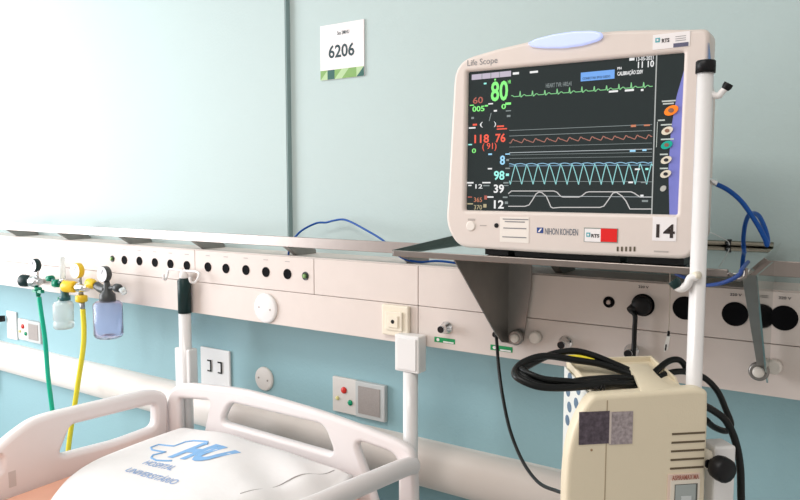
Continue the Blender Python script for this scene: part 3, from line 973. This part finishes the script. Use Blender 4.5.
# carrying strap over the top
h = []
g = MB()
path = [((641, 392), .004), ((638.5, 384), .020), ((634, 374), .050), ((628, 366), .08), ((618, 364), .118)]
L = [DL(*q, d) for (q, d) in path]
Rr = [((688, 391), .004), ((668, 384), .020), ((657, 374), .050), ((650, 366), .08), ((648, 363), .118)]
R2 = [DL(*q, d) for (q, d) in Rr]
vs = []
for (l, (q, d)), (r2, (q2, d2)) in zip(zip(L, path), zip(R2, Rr)):
    vs.append((g.bm.verts.new(DB(l[0], d, l[1])), g.bm.verts.new(DB(r2[0], d2, r2[1])), g.bm.verts.new(DB(r2[0], d2, r2[1] - .007)), g.bm.verts.new(DB(l[0], d, l[1] - .007))))
for A, B in zip(vs, vs[1:]):
    for k in range(4):
        f = g.bm.faces.new((A[k], A[(k + 1) % 4], B[(k + 1) % 4], B[k])); f.smooth = k in (0, 2)
g.bm.faces.new(vs[0][::-1]); g.bm.faces.new(vs[-1])
g.build('handle', BEIGE, dev, bevel=.0015, sub=0)
# right-side fittings
q0 = DL(711, 445, .03)
sb = MB()
a0 = DL(707, 450, .03)[0]; a1 = DL(728, 450, .03)[0]; zt_ = DL(718, 442, .03)[1]
sb.quad([DB(a0, .012, DZ - .20), DB(a1, .012, DZ - .20), DB(a1, .045, DZ - .20), DB(a0, .045, DZ - .20)], zt_ - DZ + .20, (0, 0, 1))
sbo = sb.build('side_bracket', WPLAS, dev, bevel=.003)
c = DL(714, 466, 0.0)
MB().lathe(DB(c[0] - .012, .02, c[1] + .004), ex + ey * -.3, [(0, .013), (.012, .013), (.018, .010)]).build('collar', CREAM, sbo)
c = DL(722, 471, -.02)
kn = MB()
kn.lathe(DB(c[0], .012, c[1]), -ey + ex * .15, [(0, .006), (.016, .008), (.018, .0155), (.024, .0165), (.034, .0160), (.037, .013), (.038, .001)], 14)
kn.build('knob', BLACK, sbo, label='black ribbed side knob')
c1 = DL(712, 468, -.0)
MB().tube([DB(c1[0] - .006, .01, c1[1] + .004), DB(c[0] - .004, .004, c[1])], [.003, .006], seg=10, smooth=1).build('knob_stem', BLACK, sbo)

# ================================================================== CABLES


def cable(name, label, cat, pts, r, m, base=None, group=None, smooth=8):
    b = base or pts[0]
    t = thing(name, label, cat, b, 0, group) if False else None
    o = MB().tube(pts, r, seg=10, smooth=smooth).build(name, m)
    tag(o, label, cat, group)
    return o


def dp(u, v, d):
    a, z = DL(u, v, d)
    return DB(a, d, z)


def dpl(lst):
    return [dp(*q) for q in lst]


coil = thing('power_cable', 'black power cable coiled in loops on top of the beige suction unit', 'cable', dp(600, 378, .07))
loops = [
    [(640, 384, .050), (620, 383, .040), (590, 386, .030), (560, 388, .030), (536, 386, .035), (518, 378, .05), (515, 371, .07), (524, 362, .085), (545, 356, .09), (575, 360, .09), (600, 364, .085), (622, 371, .075), (640, 377, .06)],
    [(640, 379, .055), (615, 378, .05), (585, 380, .045), (560, 384, .045), (540, 382, .05), (524, 376, .06), (521, 371, .075), (535, 362, .09), (553, 354, .10), (573, 351, .10), (592, 355, .095), (612, 363, .085), (630, 371, .075), (645, 380, .06)],
    [(636, 386.5, .042), (615, 384, .035), (590, 383, .032), (566, 381, .038), (545, 379, .045), (530, 374, .055), (521, 369, .07)],
    [(533, 360, .09), (520, 367, .08), (517.5, 374, .065), (530, 381, .05), (552, 386, .042), (575, 384, .036), (600, 381, .04), (636, 383, .05)],
]
for k, lp in enumerate(loops):
    MB().tube(dpl(lp), .0048 if k < 2 else .0042, seg=12, smooth=8).build('cable_loop', RUBBER, coil)
MB().tube(dpl([(563, 358, .096), (578, 357, .094), (594, 361, .088)]), .0032).build('earth_wire', YHOSE, coil, label='short yellow sleeve among the black loops')
ln = MB()
for k in range(9):
    u = 591 + k * 1.6
    ln.tube(dpl([(u, 384, .03), (u - .8 + random.random() * 2, 388.5 + random.random() * 2.5, .024)]), .0009, seg=5, smooth=1)
ln.build('frayed_tape', BLACK, coil)
# lead running over the rim, behind the pole and down the right side
MB().tube(dpl([(648, 380, .060), (656, 371, .075), (668, 361.5, .095), (677, 359.5, .10), (683, 363, .10), (688, 372, .10), (694, 378, .10)]), .0045, seg=12).build('cable_loop', RUBBER, coil)
MB().tube(dpl([(650, 384, .055), (664, 375, .075), (678, 371.5, .085), (692, 373, .095), (706, 379, .10), (718, 392, .10), (726, 410, .10), (731, 424, .09), (726, 431, .08), (714, 427, .07), (706, 420, .06)]), .0045, seg=12).build('cable_loop', RUBBER, coil)
cable('side_hose', 'thick black hose hanging down right of the beige suction unit', 'hose', dpl([(703, 405, .055), (714, 411, .06), (726, 421, .06), (735, 440, .06), (740, 465, .06), (741, 492, .06), (741, 530, .06), (735, 640, .06), (728, 760, .06)]) + [Vector((-.10, .80, .03)), Vector((-.02, .82, .008)), Vector((.10, .85, .008))], .0052, RUBBER)

c = P(643, 305, YP)
cord = thing('hanging_cable', 'black plug with cord hanging from the service panel behind the suction unit', 'power cord', (c.x, YP, c.z))
MB().lathe((c.x, YP - .0025, c.z), (0, -1, 0), [(0, .0175), (.012, .0175), (.016, .014), (.017, .001)]).lathe((c.x - .012, YP - .010, c.z - .004), (-.5, -.6, -.4), [(0, .009), (.012, .007)]).build('plug', BLACK, cord)
pc = Vector((c.x - .017, YP - .017, c.z - .010))
MB().tube([pc, P(635, 316, YP - .02), P(634.5, 330, YP - .02), P(634, 345, YP - .02), P(633, 362, YP - .025), P(632, 385, YP - .03), P(632, 500, YP - .03), Vector((P(632, 500, YP - .03).x, YP - .03, .3)), Vector((P(632, 500, YP - .03).x, YP, .008))], .0042, smooth=8).build('cord', RUBBER, cord)
y_ = 1.20
c = P(496, 331, YP - .004)
cb = thing('thin_lead', 'thin black lead curving from the shelf bracket down to the suction unit', 'cable', (c.x, YP, c.z))
pts = [P(496, 331, YP - .006), P(497, 345, YP - .03), P(499, 370, 1.21), P(503, 398, 1.18), P(510, 430, 1.13), P(522, 460, 1.06), P(538, 482, .98), P(557, 491, .90), dp(563, 492, .04)]
MB().tube(pts, [.0036, .0034, .0034, .0033, .0032, .003, .0028, .0026, .0026], smooth=8).build('cord', RUBBER, cb)
MB().lathe(P(496.5, 334, YP - .002), (0, -1, 0), [(0, .006), (.008, .006), (.012, .004)]).build('connector', BLACK, cb)

yb = YW - .004
cable('patch_cable', 'blue cable arching over the equipment rail left of the monitor', 'cable', [P(288, 262, YR + .05), P(290, 246, YR + .035), P(297, 235, 1.30), P(305, 228.5, 1.33), P(317, 223, 1.355), P(326, 222.5, 1.36), P(334, 220.5, 1.36), P(343, 219.5, 1.36), P(352, 222.5, 1.355), P(366, 230, 1.34), P(378, 237, 1.31), P(386, 243, 1.285), P(394, 252, 1.275), P(405, 259, 1.285), P(420, 262, 1.30), P(436, 261, 1.31), P(452, 262.5, 1.31), P(470, 266, 1.32)], .0026, BLUEC)
lc = cable('loop_cable', 'blue cable looping over the shelf\'s back rod right of the drip stand', 'cable', [P(690, 170, 1.14), P(702, 177, 1.14), P(713, 182.5, 1.14), P(728, 190, 1.145), P(741, 201, 1.15), P(752, 216, 1.155), P(760, 229, 1.16), P(765.5, 240, 1.165), P(767, 245, 1.17), P(767.5, 238, 1.185), P(764, 226, 1.20), P(758, 215, 1.22), P(750, 214, 1.24), P(745.5, 223, 1.26), P(743.5, 237, 1.28), P(744, 250, 1.285), (P(746, 260, 1.25))], .0036, BLUEC)
cable('under_shelf_cable', 'dark blue cable sagging below the front of the polished shelf', 'cable', [P(748, 262, 1.10), P(744, 268, 1.03) + Vector((0, -.02, 0)), P(739, 275, 1.0), P(728, 281, 1.0), P(715, 284.5, 1.02), P(700, 284.5, 1.06), P(686, 278, 1.10), P(676, 274, 1.14)], .0028, NAVY)
c = P(713, 182, 1.13)
MB().lathe(P(711, 181.3, 1.135), (1, 0, -.35), [(-.02, .0045), (.008, .0045), (.010, .003)]).build('connector', CHROME, lc, label='small silver connector')
tc = thing('pull_tag', 'thin cord with small grey tag hanging in front of the service panel', 'tag', P(669, 275, YP - .03))
MB().tube([P(670, 262, YP - .03), P(670, 285, YP - .03), P(669.5, 310, YP - .03), P(668.5, 333, YP - .03)], .0010, smooth=3, seg=6).build('cord', mat('tan thread', (.55, .48, .40), .6, noise=.05), tc)
cgt = [P(667.2, 335, YP - .03), P(670.5, 335.5, YP - .03), P(667.5, 350, YP - .03), P(664, 352, YP - .03), P(663.8, 347, YP - .03)]
tg = MB().quad(cgt, .003, (0, 1, 0)).build('tag_body', mat('grey tag plastic', (.80, .78, .74), .35, noise=.05), tc)
MB().tube([P(668.8, 331, YP - .032), P(668.2, 336, YP - .032)], .0022, smooth=1, seg=6).tube([P(666.2, 344.5, YP - .034), P(665.4, 350.5, YP - .034)], .0013, smooth=1, seg=6).build('tag_clip', BLACK, tg)
cable('thin_wire', 'thin white wire running down to a clamp on the shelf back rod', 'wire', [P(706, 231.5, 1.20), P(713, 233.5, 1.22), P(721, 237.5, 1.27), P(728, 241.5, 1.35), P(729.5, 245, 1.358)], .0008, WPLAS)
c = P(729, 246, 1.37)
tag(MB().lathe((c.x - .003, 1.370, CZ - .0962), (1, 0, 0), [(0, .0052), (0, .0075), (.007, .0075), (.007, .0052)]).build('rod_clamp', BLACK), 'small dark clamp ring on the shelf\'s back rod', 'clamp')

# ================================================================== GAS FITTINGS (left)
YG = 1.20


def gauge(root, u, v, y, r, bodym, ax=Vector((.04, -1, .03))):
    """round gauge facing the room: dark case with white dial"""
    c = P(u, v, y)
    ax = ax.normalized()
    g_ = MB().lathe(c + ax * -.008, ax, [(0, r * .80), (.004, r), (.018, r), (.020, r * .97)], 28).build('gauge', bodym, root)
    MB().lathe(c + ax * .0115, ax, [(0, r * .93), (.001, r * .93)], 28).build('dial', mat('grey white dial', (.60, .60, .62), .3, noise=.05), g_)
    MB().tube([c + ax * .0128, c + ax * .0128 + Vector((.25, 0, 1)).normalized() * r * .55], .0007, seg=5, smooth=1).build('needle', INK, g_)
    return g_


def gl(u, v, y=YG):
    return P(u, v, y)


# oxygen regulator with green hose
ox = thing('oxygen_regulator', 'chrome regulator with black knob, dark gauge and green collar', 'regulator', gl(37, 281))
MB().lathe(gl(30, 281), (1, 0, 0), [(0, .012), (.01, .018), (.035, .019), (.045, .013), (.06, .010)]).build('valve_body', CHROME, ox)
MB().tube([gl(40, 281), P(41, 281, YP + .002)], .009, smooth=1, seg=14).build('inlet', CHROME, ox)
MB().lathe(gl(31, 281), (-1, -.25, 0), [(0, .012), (.006, .018), (.022, .0205), (.036, .0205), (.039, .018), (.040, .001)], 12).build('knob', DKGREEN, ox)
MB().tube([gl(37.5, 280), gl(37.5, 268)], .005, smooth=1).build('gauge_stem', CHROME, ox)
gauge(ox, 36, 265.2, YG, .0215, DKGREEN)
MB().lathe(gl(38, 287), (0, 0, -1), [(0, .009), (.004, .012), (.010, .012), (.012, .008), (.030, .0065)]).box(gl(34, 291) - Vector((0, .006, .003)), gl(42.5, 291) + Vector((0, .006, .003))).build('outlet_nut', GREEN, ox)
MB().tube([gl(38, 293), gl(39, 299)], .0055, smooth=1).build('hose_barb', mat('dull steel', (.35, .36, .36), .35, 1.0, noise=.05), ox)
cable('oxygen_hose', 'green hose hanging down behind the left bed rail', 'hose', [gl(39, 297), gl(41, 312), gl(44.5, 335), gl(46, 350), gl(48, 375), gl(51, 400), gl(54, 425), gl(58, 470, 1.22), Vector((-2.10, 1.27, .7)), Vector((-2.09, 1.30, .1)), Vector((-2.05, 1.30, .011)), Vector((-1.95, 1.33, .011))], .0072, GHOSE)
# flowmeter with humidifier bottle
fm = thing('oxygen_flowmeter', 'flowmeter with upright tube over a clear white humidifier bottle', 'flowmeter', gl(62, 283))
MB().tube([gl(48, 278.5), gl(52, 278.5)], [.009, .0105], smooth=1, seg=14).build('knob', GREEN, fm)
MB().tube([gl(52, 279.5), gl(57, 282), gl(62, 283)], .0065, smooth=3).build('arm', mat('dark green fitting', (.0, .10, .08), .4, noise=.1), fm)
MB().tube([gl(55, 283.5), gl(59, 283.2)], .0125, smooth=1, seg=14).build('nut', GREEN, fm)
MB().tube([gl(62, 281), P(65, 281, YP + .002)], .008, smooth=1).build('inlet', CHROME, fm)
MB().lathe(gl(63, 281.5), (0, 0, 1), [(0, .010), (.008, .010), (.010, .006)]).build('tube_base', CHROME, fm)
MB().lathe(gl(63, 281), (0, 0, 1), [(.005, .008), (.07, .008), (.075, .005)]).build('flow_tube', CLEAR, fm)
MB().lathe(gl(65, 299), (0, 0, 1), [(-.004, .016), (.010, .016), (.012, .012), (.045, .011)]).build('cap', mat('green navy cap', (.02, .10, .12), .35, noise=.1), fm)
MB().lathe(gl(61.5, 301) + Vector((-.006, 0, 0)), (0, 0, 1), [(0, .008), (.012, .008)]).build('valve', GREEN, fm)
bt = gl(63, 303)
MB().lathe(bt + Vector((0, 0, .012)), (0, 0, -1), [(0, .013), (.004, .013), (.010, .027), (.016, .030), (.062, .030), (.064, .0285), (.068, .0285), (.070, .030), (.088, .030), (.092, .026)]).build('bottle', CLEAR, fm)
# yellow air regulator
ar = thing('air_regulator', 'yellow knobbed air regulator with yellow gauge between bottle and jar', 'regulator', gl(80, 286))
MB().lathe(gl(76, 287), (1, 0, 0), [(-.004, .009), (.004, .013), (.03, .015), (.04, .012), (.06, .009)]).build('valve_body', CHROME, ar)
MB().tube([gl(82, 287), P(84, 287, YP + .002)], .009, smooth=1, seg=14).build('inlet', CHROME, ar)
MB().lathe(gl(75.5, 287), (-1, -.2, 0), [(0, .015), (.005, .018), (.036, .0185), (.044, .018), (.047, .014), (.048, .001)], 12).build('knob', YELLOW, ar)
MB().tube([gl(80.5, 285), gl(80, 273)], .0048, smooth=1).build('gauge_stem', mat('dull steel', (0, 0, 0)), ar)
gauge(ar, 78.5, 270.5, YG, .0235, YELLOW)
MB().tube([gl(80.5, 288), gl(81, 296)], .0075, smooth=1).build('stem', mat('dull steel', (0, 0, 0)), ar)
MB().lathe(gl(81.3, 295), (0, 0, -1), [(0, .012), (.003, .0175), (.019, .0175), (.022, .012)], 12).build('outlet_nut', YELLOW, ar)
MB().tube([gl(82, 301), gl(83, 312)], [.0085, .006], smooth=1).build('hose_barb', mat('dull steel', (0, 0, 0)), ar)
cable('air_hose', 'yellow hose hanging down behind the left bed rail opening', 'hose', [gl(82.8, 309), gl(84, 330), gl(83, 350), gl(78.5, 380), gl(74, 410), gl(69.5, 440, 1.20), gl(66, 470, 1.20), gl(61, 510, 1.21), Vector((-2.10, 1.24, .70)), Vector((-2.08, 1.30, .1)), Vector((-1.97, 1.28, .011)), Vector((-1.85, 1.27, .011))], .0078, YHOSE)
# vacuum regulator + suction jar
vr = thing('suction_jar', 'lavender suction jar with dark cap, dark gauge and yellow side knob', 'suction jar', gl(107, 300))
MB().lathe(gl(91, 283.5), (1, -.2, 0), [(-.014, .010), (-.010, .0155), (.008, .0155), (.014, .010), (.03, .009)], 12).build('knob', YELLOW, vr, label='yellow side knob')
MB().tube([gl(96.5, 285), gl(101, 288.5), gl(107, 290)], [.012, .013, .013], smooth=3, seg=14).build('arm', DKGREY, vr)
MB().lathe(gl(107, 284), (0, 0, -1), [(-.012, .006), (0, .009), (.016, .0115), (.024, .016), (.030, .022), (.050, .0235), (.053, .021)], 20).build('jar_cap', DKGREY, vr)
MB().tube([gl(108, 286), P(109, 286, YP + .002)], .008, smooth=1).build('inlet', CHROME, vr)
gauge(vr, 105.5, 274, YG, .0235, DKGREY)
MB().lathe(gl(115.5, 287.5), (1, -.15, 0), [(0, .007), (.005, .0125), (.020, .0125), (.025, .008)], 10).build('valve_knob', DKGREY, vr)
MB().tube([gl(110, 288), gl(115.5, 287.5)], .006, smooth=1).build('valve_stem', DKGREY, vr)
MB().tube([gl(122, 289), gl(124.5, 293.5)], [.010, .008], smooth=1, seg=12).build('port', CLEAR, vr)
jt = gl(107.5, 300)
MB().lathe(jt, (0, 0, -1), [(0, .022), (.004, .034), (.012, .041), (.100, .041), (.108, .038), (.112, .030), (.112, .002), (.108, .002), (.106, .030), (.100, .0385), (.012, .0385), (.006, .032), (.002, .022)], 32).build('jar', JAR, vr)

# ================================================================== BED
HB = 1.205
bed = thing('hospital_bed', 'white plastic hospital bed with openwork headboard and raised side rails', 'bed', (-1.15, .3, 0))
hz = lambda u, v: xz(u, v, HB)
ho = [(-1.580, CZ - .80), (-1.580, CZ - .60)] + [hz(*q) for q in ((170.5, 386), (186, 383.5), (240, 389.5), (280, 400.5), (320, 412.5), (360, 427), (398, 442), (413, 452))] + [(hz(415, 480)[0], CZ - .65), (hz(415, 480)[0], CZ - .80)]
ho = rounded(ho, [.01, .03, .05, .04, .05, .05, .05, .05, .05, .04, .03, .01])
h1 = rounded([hz(178, 399), hz(209, 401), hz(203, 432), (hz(203, 432)[0] - .01, CZ - .74), (hz(178, 400)[0], CZ - .74)], .012)
h2_ = rounded([hz(229, 403), hz(323, 425.5), hz(334, 455), hz(220, 422)], .022)
hr = [hz(353, 440), hz(397, 455.5), (hz(397, 470)[0], CZ - .76), (hz(384, 500)[0], CZ - .76), hz(371, 490), hz(363, 468)]
h3 = rounded(hr, [.03, .03, .02, .02, .02, .02])
h4 = rounded([hz(322, 489), hz(329, 477), hz(340, 477), hz(347, 486), (hz(352, 500)[0], CZ - .76), (hz(322, 500)[0], CZ - .76)], .012)
plate('headboard', [ho, h1, h2_, h3, h4], HB, HB + .026, BEDP, bed, bevel=.011, bres=4)
# left side rail; its inner face lies in the plane X = XI
XI = -1.55


def rp(u, v):
    d = fw + rt * ((u - 400) / F) + up * ((250 - v) / F)
    p = d * (XI / d.x)
    return (p.y, p.z + CZ)


SBs = lambda a, d, z: Vector((XI - .036 + d, a, z))
yr_ = 1.200
ro = [(yr_, CZ - .80), (yr_, rp(168, 389)[1] - .01), rp(152, 390.5), rp(100, 402.5), rp(50, 414.5), rp(32, 421), rp(12, 436), rp(0, 447), (.62, CZ - .64), (.58, CZ - .80)]
ro = rounded(ro, [.01, .035, .02, .05, .03, .03, .03, .03, .05, .02])
o1 = rounded([rp(157, 404), rp(72, 425.5), rp(61, 453), rp(66, 455), rp(120, 441), rp(157, 427)], [.02, .012, .008, .012, .03, .02])
o2 = rounded([rp(3, 457), rp(-12, 465), rp(-14, 482), rp(1, 472)], .01)
plate('side_rail', [ro, o1, o2], 0, .036, BEDP, bed, bevel=.012, basis=SBs, bres=4)
sa_, sb_2 = rp(9, 488), rp(15.5, 470)
MB().box((XI - .003, sa_[0], sa_[1]), (XI + .0008, sb_2[0], sb_2[1])).build('side_rail_slot', mat('slot shade', (.62, .57, .55), .5, noise=.02), bed)
# right side rail: round bar with uprights
yr0 = HB + .01
MB().tube([(-.768, yr0, CZ - .588), (-.770, 1.165, CZ - .580), (-.770, .93, CZ - .556), (-.770, .60, CZ - .525), (-.770, .42, CZ - .535), (-.770, .38, CZ - .60), (-.770, .38, CZ - .80)], .0195, seg=20, smooth=6).build('side_rail', BEDP, bed, label='round bar side rail')
# frame, deck, legs
MB().box((-1.56, -.75, CZ - .86), (-.735, 1.20, CZ - .80)).build('bed_frame', BEDP, bed, bevel=.01)
for x in (-1.50, -.80):
    for y in (-.55, 1.05):
        l = MB().tube([(x, y, CZ - .80), (x, y, .10)], .03, seg=12, smooth=1).build('leg', BEDP, bed)
        MB().lathe((x - .02, y, .06), (1, 0, 0), [(0, .06), (.04, .06)], 20).build('castor', DKGREY, l)
plate('footboard', [rounded([(-1.56, CZ - .84), (-1.56, CZ - .60), (-.735, CZ - .60), (-.735, CZ - .84)], .06)], -.79, -.755, BEDP, bed, bevel=.012)
mt = MB().box((-1.545, -.74, CZ - .80), (-.84, 1.19, CZ - .675)).build('mattress', SHEETM, bevel=.025, seg=4)
tag(mt, 'salmon covered mattress lying in the hospital bed under the pillow', 'mattress')


# pole holders at the two head corners
def holder(parent, x, y, zb, zt, wdt):
    MB().box((x - wdt / 2, y - .016, zb), (x + wdt / 2, y + .016, zt)).build('holder_block', WPLAS, parent, bevel=.003)
    MB().box((x - wdt / 2 + .008, y - .019, zb + .006), (x + wdt / 2 - .006, y - .014, zt - .006)).build('holder_face', WPLAS, parent, bevel=.001)


py2 = 1.253
c = P(410.5, 450, py2)
sp_ = thing('support_post', 'white post with square holder head at the bed headboard\'s right corner', 'post', (c.x, py2, CZ - .85))
MB().tube([(c.x, py2, CZ - .83), (c.x, py2, P(410, 371, py2).z)], .0165, seg=20, smooth=1).build('post', WHITE, sp_)
z1_ = P(410, 336, py2 - .016).z; z0_ = P(410, 373, py2 - .016).z
holder(sp_, P(410.5, 350, py2).x, py2, z0_, z1_, .062)
py3 = 1.2505
c = P(186, 360, py3)
x3 = c.x
iv = thing('iv_pole', 'white telescopic drip pole with black grip and hooks behind the headboard', 'drip pole', (x3, py3, CZ - .85))
MB().tube([(x3 - .002, py3, CZ - .83), (x3, py3, P(186, 312, py3).z)], [.0185, .0165], seg=20, smooth=1).build('pole', WHITE, iv)
MB().lathe((x3, py3, P(186, 313, py3).z), (0, 0, 1), [(0, .0178), (.090, .0178), (.098, .010), (.112, .005)]).build('grip', DKGREEN, iv)
zh = P(186, 271, py3).z
MB().lathe((x3, py3, zh - .03), (0, 0, 1), [(0, .010), (.02, .012), (.03, .007)]).build('hook_hub', WHITE, iv)
for s in (-1, 1):
    MB().tube([(x3, py3, zh), (x3 + s * .058, py3, zh), (x3 + s * .064, py3 - .003, zh - .012), (x3 + s * .060, py3 - .012, zh - .026), (x3 + s * .055, py3 - .022, zh - .024), (x3 + s * .054, py3 - .024, zh - .012)], .0035, seg=8, smooth=5).build('hook', WHITE, iv)
MB().box((x3 - .036, py3 - .010, P(184, 396, py3).z), (x3 + .026, py3 + .020, P(184, 348, py3).z)).build('holder_block', WPLAS, iv, bevel=.004)

# ================================================================== PILLOW
PX0, PX1, PY0, PY1 = -1.475, -.905, .765, 1.185
N = 48


def flat(u, v, z):
    r = fw + rt * ((u - 400) / F) + up * ((250 - v) / F)
    p = r * (z / r.z)
    return (p.x, p.y)


HA = flat(335, 468, -.615)
HB_ = flat(238, 497, -.620)
hl = math.hypot(HB_[0] - HA[0], HB_[1] - HA[1])
HN = (-(HB_[1] - HA[1]) / hl, (HB_[0] - HA[0]) / hl)
if HN[0] < 0:
    HN = (-HN[0], -HN[1])


def pil(a, b):
    """height field of the pillow: a across (0-1), b from foot side to headboard (0-1)"""
    e = (1 - (2 * a - 1) ** 6) * (1 - (2 * b - 1) ** 6)
    e = max(e, 0) ** .55
    top = .018 + .034 * e * (.55 + .45 * math.sin(math.pi * a)) + .026 * b
    wr = .0035 * math.sin(9 * a + 5 * b) * e + .0028 * math.sin(17 * a * b + 3 * b) * e
    if True:
        x = PX0 + (PX1 - PX0) * a; y = PY0 + (PY1 - PY0) * b
        d = (x - HA[0]) * HN[0] + (y - HA[1]) * HN[1]
        if d > 0:
            t = min(d / .075, 1)
            top = top * (1 - t * t * (3 - 2 * t) * .72)
    if a > .55:
        wr += .005 * math.sin(22 * (b + .5 * a)) * (a - .55) / .45 * e
    return top + wr


ZM = CZ - .675
g = MB()
TV = []
BV = []
for i in range(N + 1):
    rt_, rb2 = [], []
    for j in range(N + 1):
        a, b = i / N, j / N
        # rounded-rectangle outline with pinched corners
        pin = .045 * (abs(2 * a - 1) * abs(2 * b - 1)) ** 0 * 0
        x = PX0 + (PX1 - PX0) * a
        y = PY0 + (PY1 - PY0) * b
        cu_ = .022 * (1 - (2 * a - 1) ** 2)
        cv_ = .016 * (1 - (2 * b - 1) ** 2)
        y += cu_ * (2 * b - 1) * .35
        x += cv_ * (2 * a - 1) * .8
        z = pil(a, b)
        x += .085 * max(0, 1 - b * 2.2) ** 2 * (1 - a) ** 3
        edge = (i in (0, N)) or (j in (0, N))
        zb_ = .002 + .006 * b
        if edge:
            z = .018 + .026 * b
        v = g.bm.verts.new((x, y, ZM + z))
        rt_.append(v)
        rb2.append(v if edge else g.bm.verts.new((x, y, ZM + zb_)))
    TV.append(rt_); BV.append(rb2)
for i in range(N):
    for j in range(N):
        f = g.bm.faces.new((TV[i][j], TV[i + 1][j], TV[i + 1][j + 1], TV[i][j + 1])); f.smooth = True
        q = (BV[i][j], BV[i][j + 1], BV[i + 1][j + 1], BV[i + 1][j])
        if len(set(q)) == 4 and not all(a is b for a, b in zip((TV[i][j], TV[i][j + 1], TV[i + 1][j + 1], TV[i + 1][j]), q)):
            f = g.bm.faces.new(q); f.smooth = True
pw = thing('pillow', 'white pillow printed with a blue hospital emblem, against the headboard', 'pillow', (-1.2, .98, ZM))
pc_ = g.build('pillowcase', CLOTH, pw)


def pz(x, y):
    a = min(max((x - PX0) / (PX1 - PX0), 0), 1); b = min(max((y - PY0) / (PY1 - PY0), 0), 1)
    return ZM + pil(a, b)


def onpillow(u, v):
    """point of the pillow top seen along a line of sight"""
    r = fw + rt * ((u - 400) / F) + up * ((250 - v) / F)
    lo, hi = .5, 2.5
    for k in range(200):
        t = .6 + k * .01
        p = r * t
        if p.z + CZ < pz(p.x, p.y) and PX0 < p.x < PX1 and PY0 < p.y < PY1:
            return Vector((p.x, p.y, 0))
        if p.z + CZ < ZM:
            return Vector((p.x, p.y, 0))
    return Vector((0, 0, 0))


# emblem: letters laid on the cloth; frame from the baseline direction of the print
LO = onpillow(124, 473)
LR = onpillow(173, 487)
e1 = (LR - LO).normalized()
e2 = Vector((-e1.y, e1.x, 0))

def cb_(o):
    def f(a, d, z):
        p = o + e1 * a + e2 * z
        return Vector((p.x, p.y, pz(p.x, p.y) + .0012 + d))
    return f


def ptext(s, o, wd, ht, m, bold=0, shear=0):
    text('print', s, (0, wd, 0, ht), m, pc_, cb_(o), bold=bold, shear=shear)


q_ = lambda u, v: onpillow(u, v)
wU = (LR - LO).length
ptext('UNIVERSITÁRIO', LO, wU, .026, mat('fine blue ink', (.30, .43, .68), .7, noise=.1))
HO = q_(142, 465.5)
ptext('HOSPITAL', HO, wU * .60, .021, mat('fine blue ink', (0, 0, 0)))
UO = q_(167, 458)
ptext('HU', UO, (q_(212, 465) - UO).length * 1.08, (q_(168, 446) - UO).length * .98, BLUEINK, .05, .5)
cr = [(.030, -.012), (-.010, -.022), (-.035, -.016), (-.045, -.002), (-.030, .022), (-.075, .020), (-.092, .030), (-.090, .052), (-.040, .056), (-.030, .082), (-.010, .090), (.040, .088), (.055, .070)]
g = MB()
f_ = cb_(UO + e2 * 0)
pp = []
for (x0, y0), (x1, y1) in zip(cr, cr[1:]):
    for k in range(4):
        pp.append(f_(x0 + (x1 - x0) * k / 4, 0, y0 + (y1 - y0) * k / 4))
g.tube(pp, .0022, seg=6, smooth=1, flat=1)
g.build('print', BLUEINK, pc_)
# hem of the pillowcase along the fold at its right end
g = MB()
pp = []
for k in range(25):
    t = k / 24
    x = HA[0] + (HB_[0] - HA[0]) * t * .98 - HN[0] * .004 + .005 * math.sin(t * 9)
    y = HA[1] + (HB_[1] - HA[1]) * t * .98 - HN[1] * .004
    y = min(y, PY1 - .012)
    pp.append(Vector((x, y, pz(x, y) + .0006)))
g.tube(pp, .0013, seg=6, smooth=2)
g.build('hem', mat('grey hem thread', (.40, .37, .36), .8, noise=.05), pc_)
